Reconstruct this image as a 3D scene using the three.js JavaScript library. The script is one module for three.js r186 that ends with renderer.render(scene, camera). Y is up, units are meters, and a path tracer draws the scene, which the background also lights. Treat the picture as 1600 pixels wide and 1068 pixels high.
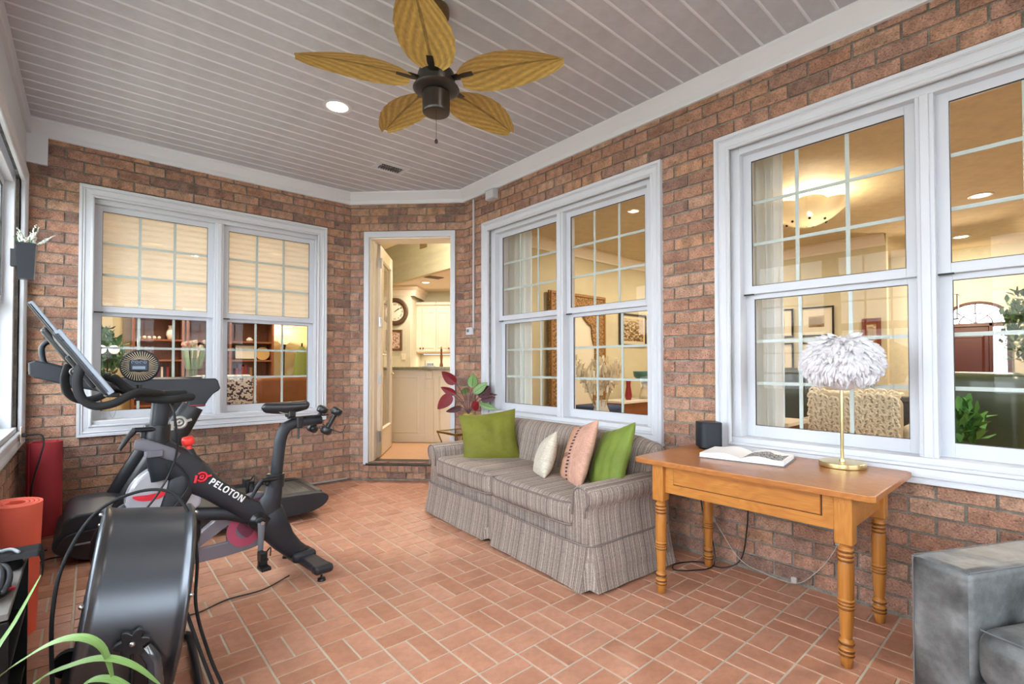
import * as THREE from 'three';
import { mergeGeometries, mergeVertices, toCreasedNormals } from 'three/addons/utils/BufferGeometryUtils.js';
import { RoundedBoxGeometry } from 'three/addons/geometries/RoundedBoxGeometry.js';
import { FontLoader } from 'three/addons/loaders/FontLoader.js';
import { TextGeometry } from 'three/addons/geometries/TextGeometry.js';
import { RectAreaLightUniformsLib } from 'three/addons/lights/RectAreaLightUniformsLib.js';

// ---------- camera, sky, exposure ----------
RectAreaLightUniformsLib.init();
const scene = new THREE.Scene();
const camera = new THREE.PerspectiveCamera(2 * Math.atan(534 / 760.4) * 180 / Math.PI, 1600 / 1068, 0.05, 100);
camera.rotation.order = 'YXZ';
camera.position.set(0, 1.231, 0);
camera.rotation.set(0.017, -0.7244, -0.0011);
camera.setViewOffset(1600, 1068, -12.67, -22.08, 1600, 1068);   // lens shift
camera.updateProjectionMatrix();
scene.add(camera);
scene.background = new THREE.Color().setRGB(0.85, 0.93, 1.0);    // bright overcast sky outside the window wall
scene.backgroundIntensity = 19;
const renderer = new THREE.WebGLRenderer({ antialias: true });
renderer.toneMapping = THREE.LinearToneMapping;
renderer.toneMappingExposure = 0.69;
renderer.shadowMap.enabled = true;

// ---------- helpers ----------
const V = (x, y, z) => new THREE.Vector3(x, y, z);
let seed0 = 12345;
const rnd = () => { seed0 = (seed0 + 0x6d2b79f5) | 0; let t = Math.imul(seed0 ^ (seed0 >>> 15), 1 | seed0); t = (t + Math.imul(t ^ (t >>> 7), 61 | t)) ^ t; return ((t ^ (t >>> 14)) >>> 0) / 4294967296; };
const rr = (a, b) => a + (b - a) * rnd();
const taken = {};
const numbered = (n) => { const k = taken[n] = (taken[n] ?? -1) + 1; return k ? n + '_' + String(k).padStart(3, '0') : n; };
function mesh(name, geo, mat, parent) {
  const m = new THREE.Mesh(geo, mat); m.name = name; m.castShadow = m.receiveShadow = true;
  if (parent) parent.add(m);
  return m;
}
function thing(name, label, category, pos = [0, 0, 0], turn = 0, group) {
  const o = new THREE.Group(); o.name = numbered(name); scene.add(o);
  o.position.set(...pos); o.rotation.y = turn; o.userData = { label, category };
  if (group) o.userData.group = group;
  return o;
}
function single(name, geo, mat, label, category, pos = [0, 0, 0], turn = 0, group) {
  const o = mesh(numbered(name), geo, mat, scene);
  o.position.set(...pos); o.rotation.y = turn; o.userData = { label, category };
  if (group) o.userData.group = group;
  return o;
}
function struct(name, label, pos = [0, 0, 0], turn = 0, geo = null, mat = null) {
  const o = geo ? mesh(name, geo, mat) : new THREE.Group();
  o.name = name; o.position.set(...pos); o.rotation.y = turn; scene.add(o);
  o.userData = { kind: 'structure', label, category: name.split('_')[0] };
  return o;
}
function clone(o, pos, turn, label) {
  const c = o.clone(); c.name = numbered(o.name.replace(/_\d\d\d$/, '')); scene.add(c);
  c.position.set(...pos); c.rotation.y = turn; c.userData = { ...o.userData, label };
  return c;
}
// geometry helpers (all return BufferGeometry)
const mv = (g, x = 0, y = 0, z = 0) => g.translate(x, y, z);
const B = (w, h, d, x = 0, y = 0, z = 0, r = 0.004) => mv(r > 0 ? new RoundedBoxGeometry(w, h, d, 2, Math.min(r, w / 2.01, h / 2.01, d / 2.01)) : new THREE.BoxGeometry(w, h, d), x, y, z);
const Bx = (x0, x1, y0, y1, z0, z1, r = 0) => B(x1 - x0, y1 - y0, z1 - z0, (x0 + x1) / 2, (y0 + y1) / 2, (z0 + z1) / 2, r);
const cyl = (r0, r1, h, x = 0, y = 0, z = 0, n = 24) => mv(new THREE.CylinderGeometry(r1, r0, h, n), x, y, z);
function bar(a, b, r, n = 12, r2 = r) {           // straight round bar between two points
  const d = new THREE.Vector3().subVectors(b, a), g = new THREE.CylinderGeometry(r2, r, d.length(), n);
  g.applyQuaternion(new THREE.Quaternion().setFromUnitVectors(V(0, 1, 0), d.clone().normalize()));
  return mv(g, (a.x + b.x) / 2, (a.y + b.y) / 2, (a.z + b.z) / 2);
}
const P3 = (a) => a.map((p) => V(...p));
function tube(pts, r, seg = 40, n = 10, closed = false, tension = 0.5) {
  const c = new THREE.CatmullRomCurve3(P3(pts), closed, 'centripetal', tension);
  const g = new THREE.TubeGeometry(c, seg, r, n, closed);
  if (closed) return g;
  const a = c.getPoint(0), b = c.getPoint(1);
  return join([g, mv(new THREE.SphereGeometry(r, n, 6), a.x, a.y, a.z), mv(new THREE.SphereGeometry(r, n, 6), b.x, b.y, b.z)]);
}
const lathe = (pts, n = 32) => new THREE.LatheGeometry(pts.map((p) => new THREE.Vector2(p[0], p[1])), n);
function join(list) {
  const a = list.map((g) => { let h = g.index ? g.toNonIndexed() : g; for (const k of Object.keys(h.attributes)) if (!['position', 'normal', 'uv'].includes(k)) h.deleteAttribute(k); if (!h.attributes.uv) h.setAttribute('uv', new THREE.BufferAttribute(new Float32Array(h.attributes.position.count * 2), 2)); return h; });
  return mergeGeometries(a);
}
function shapeOf(pts) { const s = new THREE.Shape(); pts.forEach((p, i) => (i ? s.lineTo(p[0], p[1]) : s.moveTo(p[0], p[1]))); s.closePath(); return s; }
function extr(shape, depth, bevel = 0, steps = 1, curve = 8) {
  return new THREE.ExtrudeGeometry(shape, { depth, steps, curveSegments: curve, bevelEnabled: bevel > 0, bevelSize: bevel, bevelThickness: bevel, bevelSegments: 2 });
}
function smoothShape(pts, closed = true, div = 60) {  // closed smooth outline through the points
  const c = new THREE.CatmullRomCurve3(pts.map((p) => V(p[0], p[1], 0)), closed, 'centripetal');
  return new THREE.Shape(c.getPoints(div).map((p) => new THREE.Vector2(p.x, p.y)));
}
// loft through elliptical sections: [x,y,z, rx, ry] where sections are oriented along the path
function loft(secs, n = 20, caps = true, pow = 2) {
  const pos = [], idx = [], uv = [], k = secs.length;
  const pts = secs.map((s) => V(s[0], s[1], s[2])); let up0 = V(0, 0, 1);
  for (let i = 0; i < k; i++) {
    const t = new THREE.Vector3().subVectors(pts[Math.min(i + 1, k - 1)], pts[Math.max(i - 1, 0)]).normalize();
    const side = up0.clone().addScaledVector(t, -up0.dot(t)).normalize(), up = new THREE.Vector3().crossVectors(t, side);
    for (let j = 0; j <= n; j++) {
      const a = j / n * Math.PI * 2, c = Math.cos(a), s = Math.sin(a), f = Math.pow(Math.pow(Math.abs(c), pow) + Math.pow(Math.abs(s), pow), -1 / pow);
      const p = pts[i].clone().addScaledVector(side, c * f * secs[i][3]).addScaledVector(up, s * f * secs[i][4]);
      pos.push(p.x, p.y, p.z); uv.push(j / n, i / k);
    }
  }
  for (let i = 0; i < k - 1; i++) for (let j = 0; j < n; j++) { const a = i * (n + 1) + j, b = a + 1, c = a + n + 1, d = c + 1; idx.push(a, c, b, b, c, d); }
  if (caps) for (const [i, fl] of [[0, 0], [k - 1, 1]]) {
    const o = pos.length / 3; pos.push(pts[i].x, pts[i].y, pts[i].z); uv.push(0.5, 0.5);
    for (let j = 0; j < n; j++) { const a = i * (n + 1) + j; fl ? idx.push(a, o, a + 1) : idx.push(a, a + 1, o); }
  }
  const g = new THREE.BufferGeometry(); g.setAttribute('position', new THREE.Float32BufferAttribute(pos, 3)); g.setAttribute('uv', new THREE.Float32BufferAttribute(uv, 2)); g.setIndex(idx); g.computeVertexNormals();
  return g;
}
// picture-frame moulding: profile [[outward offset, proud]] swept with mitres round a rectangle in the xy plane
function frameGeo(x0, x1, y0, y1, prof, sides = [1, 1, 1, 1]) {
  const parts = [];
  const cor = (o) => [[x0 - o, y0 - o], [x1 + o, y0 - o], [x1 + o, y1 + o], [x0 - o, y1 + o]];
  for (let s = 0; s < 4; s++) if (sides[s]) {
    const pos = [], n = prof.length;
    for (let i = 0; i < n - 1; i++) {
      const [o0, h0] = prof[i], [o1, h1] = prof[i + 1], a = cor(o0), b = cor(o1), e = (s + 1) % 4;
      const q = [[...a[s], h0], [...a[e], h0], [...b[e], h1], [...b[s], h1]];
      for (const k of [0, 2, 1, 0, 3, 2]) pos.push(...q[k]);
    }
    const g = new THREE.BufferGeometry(); g.setAttribute('position', new THREE.Float32BufferAttribute(pos, 3));
    g.setAttribute('uv', new THREE.Float32BufferAttribute(pos.flatMap((v, i) => (i % 3 ? [] : [pos[i], pos[i + 1]])), 2)); g.computeVertexNormals(); parts.push(g);
  }
  return parts;
}
// profile [[off, y]] swept along a floor-plan path with mitres; off is measured to the left of travel
function sweepPlan(path, prof) {
  const n = path.length, off = (i, o) => {
    const d = (a, b) => { const x = b[0] - a[0], z = b[1] - a[1], l = Math.hypot(x, z); return [x / l, z / l]; };
    const d0 = i ? d(path[i - 1], path[i]) : d(path[0], path[1]), d1 = i < n - 1 ? d(path[i], path[i + 1]) : d0;
    const n0 = [-d0[1], d0[0]], n1 = [-d1[1], d1[0]], k = 1 + n0[0] * n1[0] + n0[1] * n1[1];
    return [path[i][0] + (n0[0] + n1[0]) / k * o, path[i][1] + (n0[1] + n1[1]) / k * o];
  };
  const out = [];
  for (let i = 0; i < n - 1; i++) {
    const pos = [];
    for (let j = 0; j < prof.length - 1; j++) {
      const q = [[i, j], [i + 1, j], [i + 1, j + 1], [i, j + 1]].map(([a, b]) => { const c = off(a, prof[b][0]); return [c[0], prof[b][1], c[1]]; });
      for (const k of [0, 1, 2, 0, 2, 3]) pos.push(...q[k]);
    }
    const g = new THREE.BufferGeometry(); g.setAttribute('position', new THREE.Float32BufferAttribute(pos, 3)); g.setAttribute('uv', new THREE.Float32BufferAttribute(new Float32Array(pos.length / 3 * 2), 2)); g.computeVertexNormals(); out.push(g);
  }
  return out;
}
// ---------- textures ----------
function vnoise(n, seed) {                       // tileable value-noise lattice of n x n cells
  let s = seed; const r = () => { s = (Math.imul(s, 1664525) + 1013904223) >>> 0; return s / 4294967296; };
  const a = Array.from({ length: n * n }, r);
  return (u, v) => { u = ((u % 1) + 1) % 1 * n; v = ((v % 1) + 1) % 1 * n; const i = Math.floor(u), j = Math.floor(v), f = u - i, g = v - j, F = f * f * (3 - 2 * f), G = g * g * (3 - 2 * g), I = (i + 1) % n, J = (j + 1) % n;
    return (a[j % n * n + i % n] * (1 - F) + a[j % n * n + I] * F) * (1 - G) + (a[J * n + i % n] * (1 - F) + a[J * n + I] * F) * G; };
}
function tex(w, h, fn, srgb = true, rep = [1, 1]) {
  const d = new Uint8Array(w * h * 4);
  for (let y = 0; y < h; y++) for (let x = 0; x < w; x++) { const c = fn(x / w, y / h), o = (y * w + x) * 4, a = Array.isArray(c) ? c : [c, c, c]; for (let k = 0; k < 3; k++) d[o + k] = Math.max(0, Math.min(255, a[k] * 255)); d[o + 3] = 255; }
  const t = new THREE.DataTexture(d, w, h); t.wrapS = t.wrapT = THREE.RepeatWrapping; t.magFilter = THREE.LinearFilter; t.minFilter = THREE.LinearMipmapLinearFilter; t.generateMipmaps = true;
  if (srgb) t.colorSpace = THREE.SRGBColorSpace; t.repeat.set(...rep); t.needsUpdate = true; return t;
}
const N4 = vnoise(4, 1), N8 = vnoise(8, 2), N16 = vnoise(16, 3), N32 = vnoise(32, 4), N64 = vnoise(64, 5), N128 = vnoise(128, 6);
const std = (color, roughness = 0.6, o = {}) => new THREE.MeshStandardMaterial({ color, roughness, metalness: 0, ...o });
const phys = (color, roughness = 0.6, o = {}) => new THREE.MeshPhysicalMaterial({ color, roughness, metalness: 0, ...o });
const brickMap = tex(256, 256, (u, v) => { const sp = N128(u, v), m = N32(u * 1, v * 2); let c = 0.80 + 0.22 * (N8(u, v) - 0.5) + 0.20 * (N64(u, v) - 0.5); if (sp > 0.86) c += 0.10; if (m > 0.82) c -= 0.30 * (m - 0.82) / 0.18; return [c, c * 0.985, c * 0.97]; });
const brickBump = tex(256, 256, (u, v) => 0.5 + 0.5 * (N64(u, v) - 0.5) + 0.5 * (N128(u, v) - 0.5) - (N32(u, v * 2) > 0.8 ? 0.3 : 0), false);
const paverMap = tex(256, 256, (u, v) => { const c = 0.93 + 0.07 * (N4(u, v) - 0.5) + 0.07 * (N16(u, v) - 0.5) + 0.07 * (N128(u, v) - 0.5); return [c, c * 0.98, c * 0.96]; });
const paverRough = tex(256, 256, (u, v) => 0.28 + 0.22 * N8(u, v) + 0.1 * N64(u, v), false);
const fineBump = tex(256, 256, (u, v) => 0.5 + 0.4 * (N64(u, v) - 0.5) + 0.5 * (N128(u, v) - 0.5), false);
const plainMap = tex(128, 128, (u, v) => 0.95 + 0.05 * (N16(u, v) - 0.5) + 0.03 * (N64(u, v) - 0.5));
const M = {};
M.mortar = std(0x9b958a, 0.95, { map: tex(256, 256, (u, v) => 0.86 + 0.2 * (N16(u, v) - 0.5) + 0.2 * (N128(u, v) - 0.5), true, [2, 2]), bumpMap: fineBump, bumpScale: 0.002 });
M.grout = std(0xcfc3b0, 0.9, { map: plainMap, bumpMap: fineBump, bumpScale: 0.001 });
M.bricks = [0xd8a98e, 0xcd9b82, 0xdab097, 0xc0947e, 0xd4a690, 0xe0b59a, 0xad8a7b, 0xd2a188, 0xdbab8a, 0xc89e8c].map((c) => std(c, 0.9, { map: brickMap, bumpMap: brickBump, bumpScale: 0.004 }));
M.pavers = [0xca957b, 0xc58f75, 0xce9a81, 0xc18b71, 0xc99379, 0xcc977e].map((c) => std(c, 1, { map: paverMap, roughnessMap: paverRough, bumpMap: fineBump, bumpScale: 0.0004 }));
M.white = std(0xcdd0d6, 0.42);
M.highlight_strip = std(0xdcdde2, 0.35);  // lighter than the boards: paints the highlight along the ceiling joints
M.crown = std(0xdfe1e6, 0.4, { side: THREE.DoubleSide });
M.vinyl = std(0xc8cbd1, 0.35);
M.muntin = std(0xb2bcb6, 0.4);
M.ceil = std(0xc8c8ce, 0.45, { map: plainMap });
M.glass = phys(0xffffff, 0, { transmission: 1, thickness: 0, ior: 1.22 });
M.gasket = std(0x2a2a2a, 0.7);
M.black = std(0x14161a, 0.42);
M.satin = phys(0x15181d, 0.34, { clearcoat: 0.2, clearcoatRoughness: 0.4 });
M.rubber = std(0x17181a, 0.8, { bumpMap: fineBump, bumpScale: 0.0006 });
M.grey = std(0x6f7076, 0.5);
M.steel = std(0xb8b8ba, 0.3, { metalness: 1 });
M.brass = std(0xd2bf8c, 0.28, { metalness: 1 });
M.wallYellow = std(0xd8cda6, 0.85, { map: plainMap });
M.wallGreen = std(0xdfdcc2, 0.85, { map: plainMap });
M.cream = std(0xefe3cf, 0.5);
M.innerCeil = std(0xdccdaa, 0.8, { map: plainMap, bumpMap: fineBump, bumpScale: 0.002 });
const woodTex = (a, b, sc = 1, st = 14) => tex(512, 512, (u, v) => { const w = N8(u * 1, v * 0.5) * 1.2 + N32(u, v * 0.25) * 0.25, ring = 0.5 + 0.5 * Math.sin((u * st + w * 5) * 6.283), g = N128(u * 2, v * 0.12); const t = Math.min(1, Math.max(0, 0.25 + 0.45 * ring * 0.7 + 0.5 * (g - 0.4) + 0.4 * (N4(u, v) - 0.5))); return [0, 1, 2].map((k) => a[k] * (1 - t) + b[k] * t); }, true, [sc, sc]);
M.pine = phys(0xe0d0ba, 0.38, { map: woodTex([0.87, 0.64, 0.33], [0.74, 0.49, 0.22], 1, 5), clearcoat: 0.25, clearcoatRoughness: 0.3 });
M.pineTop = phys(0xe2d3c0, 0.34, { map: woodTex([0.80, 0.56, 0.31], [0.66, 0.42, 0.21], 1, 6), clearcoat: 0.3, clearcoatRoughness: 0.25 });
for (const k of ['pine', 'pineTop']) { M[k + 'H'] = M[k].clone(); M[k + 'H'].map = M[k].map.clone(); M[k + 'H'].map.rotation = Math.PI / 2; M[k + 'H'].map.needsUpdate = true; }
M.pineDark = phys(0x6b3d18, 0.4, { clearcoat: 0.2 });
M.darkwood = std(0xffffff, 0.45, { map: woodTex([0.60, 0.37, 0.23], [0.45, 0.26, 0.15], 1, 6) });
M.oakFloor = std(0xf0e8e0, 0.4, { map: woodTex([0.85, 0.70, 0.56], [0.78, 0.61, 0.47], 1, 8) });
// ---------- room shell ----------
M.white.side = THREE.DoubleSide;
const xC = 2.965, zA = -5.118, xAB = 2.0887, zBC = zA + (xC - xAB), xD = -0.38, zE = 2.3, LB = (xC - xAB) * Math.SQRT2, CEIL = 3.06, RIN = 0.19;
const Y0 = 0.667, Y1 = 2.66;                      // casing outer heights
const course = 0.0826, cy0 = 0.016, modul = 0.207;
function brickGeo(w, h, d, ch, j) {               // chamfered front, four sides, no back: 18 triangles
  const q = () => (rnd() - 0.5) * 2 * j, x = w / 2, y = h / 2;
  const o = [[-x + q(), -y + q()], [x + q(), -y + q()], [x + q(), y + q()], [-x + q(), y + q()]];
  const f = o.map(([a, b]) => [a - Math.sign(a) * ch, b - Math.sign(b) * ch, q() * 0.6]), e = o.map(([a, b]) => [a, b, -ch]), r = o.map(([a, b]) => [a, b, -d]);
  const pos = [], quad = (a, b, c, g) => { for (const p of [a, b, c, a, c, g]) pos.push(...p); };
  quad(f[0], f[1], f[2], f[3]);
  for (let i = 0; i < 4; i++) { const k = (i + 1) % 4; quad(e[i], e[k], f[k], f[i]); quad(r[i], r[k], e[k], e[i]); }
  const g = new THREE.BufferGeometry(), us = rnd(), vs = rnd();
  g.setAttribute('position', new THREE.Float32BufferAttribute(pos, 3));
  g.setAttribute('uv', new THREE.Float32BufferAttribute(pos.flatMap((v, i) => (i % 3 ? [] : [us + (pos[i] + pos[i + 2]) * 3.2, vs + (pos[i + 1] + pos[i + 2]) * 3.2])), 2));
  g.computeVertexNormals(); return g;
}
const fullBricks = Array.from({ length: 10 }, () => brickGeo(modul - 0.011, course - 0.012, 0.03, 0.0025, 0.0012));
const pieces = [];                                // [wall group, list of {geo, mat, x, y, z}] sorted later by how large they show
function sizeSeen(p, area, nrm) { const d = p.clone().sub(camera.position), l = d.length(), f = V(0.6626, 0.017, -0.749); if (d.dot(f) < 0.15) return 0; const k = camera.clone(); const q = p.clone().project(camera); if (Math.abs(q.x) > 1.05 || Math.abs(q.y) > 1.05) return 0; return area * Math.abs(d.dot(nrm)) / (l * l * l); }
camera.updateMatrixWorld(true); camera.updateProjectionMatrix();
function addPieces(parent, list, name, limit, rest) {   // the largest in view singly, what is left as one part
  parent.updateMatrixWorld(true);
  for (const b of list) { const p = V(b.x, b.y, b.z).applyMatrix4(parent.matrixWorld), n = b.n.clone().transformDirection(parent.matrixWorld); b.s = sizeSeen(p, b.area, n); }
  list.sort((a, b) => b.s - a.s);
  let k = 0; const left = new Map();
  for (const b of list) {
    if (b.s > 0 && k < limit) { const m = mesh(k ? name + '_' + String(k).padStart(3, '0') : name, b.geo, b.mat, parent); m.position.set(b.x, b.y, b.z); if (b.rot) m.rotation.copy(b.rot); k++; }
    else { const g = b.geo.clone(); if (b.rot) g.applyMatrix4(new THREE.Matrix4().makeRotationFromEuler(b.rot)); g.translate(b.x, b.y, b.z); if (!left.has(b.mat)) left.set(b.mat, []); left.get(b.mat).push(g); }
  }
  // the rest keeps a few tones: one part, vertex colours over a neutral map
  const gs = [];
  for (const [mt, arr] of left) { const g = join(arr), c = mt.color, a = new Float32Array(g.attributes.position.count * 3); for (let i = 0; i < a.length; i += 3) { a[i] = c.r; a[i + 1] = c.g; a[i + 2] = c.b; } g.setAttribute('color', new THREE.BufferAttribute(a, 3)); gs.push(g); }
  if (gs.length) { const src = list[0].mat, mt = src.clone(); mt.color.set(0xffffff); mt.vertexColors = true; const m = mesh(rest, mergeGeometries(gs), mt, parent); m.userData.kind = 'stuff'; }
}
function brickWall(wall, x0, x1, y1, holes, phase, limit = 300, hi = 0.08, hb = 0.08) {
  // mortar slab with openings
  const sh = shapeOf([[x0, -0.02], [x1, -0.02], [x1, CEIL + 0.02], [x0, CEIL + 0.02]]);
  for (const h of holes) sh.holes.push(new THREE.Path([[h[0] + hi, h[2] + hb], [h[0] + hi, h[3] - hi], [h[1] - hi, h[3] - hi], [h[1] - hi, h[2] + hb]].map((p) => new THREE.Vector2(...p))));
  mesh('mortar', mv(extr(sh, 0.2), 0, 0, -0.2105), M.mortar, wall);
  const list = [];
  for (let r = 0; cy0 + r * course < y1; r++) {
    const ya = cy0 + r * course, yb = Math.min(ya + course, y1), yc = (ya + yb) / 2;
    const st = phase + (r % 2) * modul / 2;
    for (let k = Math.floor((x0 - st) / modul) - 1; st + k * modul < x1; k++) {
      let parts = [[Math.max(x0, st + k * modul), Math.min(x1, st + (k + 1) * modul), ya, yb]];
      for (const h of holes) parts = parts.flatMap(([a, b, c, d]) => {
        const hx0 = h[0] + 0.012, hx1 = h[1] - 0.012, hy0 = h[2] + 0.012, hy1 = h[3] - 0.012;
        if (b <= hx0 || a >= hx1 || d <= hy0 || c >= hy1) return [[a, b, c, d]];
        const o = [];
        if (a < hx0) o.push([a, hx0, c, d]); if (b > hx1) o.push([hx1, b, c, d]);
        const m0 = Math.max(a, hx0), m1 = Math.min(b, hx1);
        if (c < hy0) o.push([m0, m1, c, hy0]); if (d > hy1) o.push([m0, m1, hy1, d]);
        return o;
      });
      for (const [a, b, c, d] of parts) {
        const w = b - a - 0.011, h = d - c - 0.012; if (w < 0.012 || h < 0.008) continue;
        const whole = Math.abs(w - (modul - 0.011)) < 1e-6 && Math.abs(h - (course - 0.012)) < 1e-6;
        list.push({ geo: whole ? fullBricks[Math.floor(rnd() * 10)] : brickGeo(w, h, 0.03, 0.0025, 0.0008), mat: M.bricks[Math.floor(rnd() * M.bricks.length)], x: (a + b) / 2, y: (c + d) / 2, z: rr(-0.0015, 0.0015), area: w * h, n: V(0, 0, 1) });
      }
    }
  }
  addPieces(wall, list, 'brick', limit, 'more_bricks');
}
// window openings in wall coordinates (x to the right seen from the room)
const WA = [-0.072, 1.835], WC1 = [-3.904, -1.858], WC2 = [-1.4745, 0.5715];
const wallA = struct('wall_back', 'red brick wall behind the exercise machines, with a white twin window', [0, 0, zA], 0);
brickWall(wallA, xD - 0.02, xAB + 0.012, 2.962, [[WA[0], WA[1], Y0, Y1]], 0.056);
const wallB = struct('wall_corner', 'narrow angled brick wall around the open doorway', [xAB, 0, zA], -Math.PI / 4);
brickWall(wallB, -0.012, LB + 0.012, 2.962, [[0.158, 1.144, 0.19, 2.652]], 0.004, 300, 0.03, -0.02);
const wallC = struct('wall_right', 'long red brick wall with two white twin windows behind sofa and table', [xC, 0, 0], -Math.PI / 2);
brickWall(wallC, zBC - 0.012, zE, 2.962, [[WC1[0], WC1[1], Y0, Y1], [WC2[0], WC2[1], Y0, Y1]], -1.563);
const DW = [[-1.34, 0.7], [0.86, 2.9], [3.05, 5.09]];
const wallD = struct('wall_left', 'window wall at the left edge with bricks under the sills', [xD, 0, 0], Math.PI / 2);
brickWall(wallD, -zE, -zA + 0.01, 0.62, DW.map((d) => [d[0], d[1], 0.6, 2.72]), 0.02);
{ // painted boards above and between the left windows
  mesh('board', join([Bx(-zE, 5.115, 2.72, 2.95, 0, 0.014), Bx(-zE, 5.115, 2.95, CEIL, 0, 0.04, 0.006), ...[[-zE, -1.34], [0.7, 0.86], [2.9, 3.05]].map(([a, b]) => Bx(a, b, 0.6, 2.72, 0, 0.014))]), M.white, wallD);
}
const wallE = struct('wall_front', 'brick wall with a wide window behind the viewer', [0, 0, zE], Math.PI);
brickWall(wallE, -xC, -xD, 2.962, [[-2.9, -1.3, Y0, Y1], [-1.22, 0.36, Y0, Y1]], 0.02);

// floor of basket-weave pavers
const floor = struct('floor', 'terracotta brick pavers laid in basket weave with pale grout');
{
  const sh = shapeOf([[xD - 0.2, -zE - 0.2], [xC + 0.2, -zE - 0.2], [xC + 0.2, -zBC], [xAB, -zA + 0.1], [xD - 0.2, -zA + 0.1]]);
  const g = extr(sh, 0.1); g.rotateX(-Math.PI / 2); mesh('grout_bed', mv(g, 0, -0.1035, 0), M.grout, floor);
  const m = 0.2032, gx = 1.5788, gz = -1.5785, list = [], gap = 0.0095;
  const pg = Array.from({ length: 8 }, () => { const g = brickGeo(m - gap, m / 2 - gap, 0.02, 0.0015, 0.0006); g.rotateX(-Math.PI / 2); return g; });
  const pg2 = Array.from({ length: 8 }, () => { const g = brickGeo(m / 2 - gap, m - gap, 0.02, 0.0015, 0.0006); g.rotateX(-Math.PI / 2); return g; });
  const inside = (x, z) => x > xD - 0.1 && x < xC + 0.1 && z > zA - 0.1 && z < zE + 0.1 && (x - xAB) - (z - zA) < 0.14;
  for (let i = -20; i < 20; i++) for (let j = -11; j < 8; j++) for (let k = 0; k < 2; k++) {
    const even = (((i + j) % 2) + 2) % 2 === 0, x = gx + (j + (even ? 0.5 : 0.25 + 0.5 * k)) * m, z = gz + (i + (even ? 0.25 + 0.5 * k : 0.5)) * m;
    if (!inside(x, z)) continue;
    list.push({ geo: (even ? pg : pg2)[Math.floor(rnd() * 8)], mat: M.pavers[Math.floor(rnd() * M.pavers.length)], x, y: rr(-0.0008, 0.0006), z, area: 0.018, n: V(0, 1, 0) });
  }
  addPieces(floor, list, 'paver', 300, 'more_pavers');
}
// ceiling of white tongue-and-groove boards
const ceiling = struct('ceiling', 'white ceiling of narrow beaded boards');
{
  const sh = shapeOf([[xD - 0.2, -zE - 0.2], [xC + 0.2, -zE - 0.2], [xC + 0.2, -zBC], [xAB + 0.1, -zA + 0.2], [xD - 0.2, -zA + 0.2]]);
  const g = extr(sh, 0.12); g.rotateX(-Math.PI / 2); mesh('backing', mv(g, 0, CEIL + 0.008, 0), M.ceil, ceiling);
  const p = 0.1253;
  for (let k = 0, z = -0.771 + p * 24; z > zA - 0.02; k++, z -= p) {
    // board between z-p and z, with an added lighter strip painting the highlight at its near edge
    const xr = Math.min(xC + 0.01, xAB + (z - p / 2 - zA) + 0.06), L = xr - xD + 0.0;
    const prof = shapeOf([[0, 0], [0, 0.012], [p - 0.001, 0.012], [p - 0.001, 0]]), highlight_strip = extr(smoothShape([[-0.009, 0.001], [-0.006, -0.0025], [0, -0.0035], [0.006, -0.0025], [0.009, 0.001]], true, 16), L - 0.09); highlight_strip.rotateY(Math.PI / 2);
    const b = extr(prof, L); b.rotateY(Math.PI / 2);   // profile x -> -z, extrusion -> +x
    const m = mesh(k ? 'board_' + String(k).padStart(3, '0') : 'board', b, M.ceil, ceiling); m.position.set(xD, CEIL, z); mesh('highlight_strip', highlight_strip, M.highlight_strip, m);
  }
}
{ // crown boards along the three brick walls, plus the short return in the far left corner
  const prof = [[0, 2.944], [0.022, 2.944], [0.026, 2.952], [0.028, 2.985], [0.036, 2.993], [0.078, 3.038], [0.085, 3.044], [0.088, 3.062], [0, 3.062]];
  const crown = sweepPlan([[xD, zA], [xAB, zA], [xC, zBC], [xC, zE]], prof);
  ['crown board along the back brick wall', 'short crown board above the doorway', 'crown board along the right brick wall'].forEach((l, i) => struct('trim_' + (i + 1), 'white ' + l, [0, 0, 0], 0, crown[i], M.crown));
  struct('trim_4', 'short white drop board in the far left ceiling corner', [0, 0, 0], 0, Bx(xD + 0.01, -0.251, 2.735, 2.96, zA - 0.005, zA + 0.03, 0.003), M.crown);
}
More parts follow.
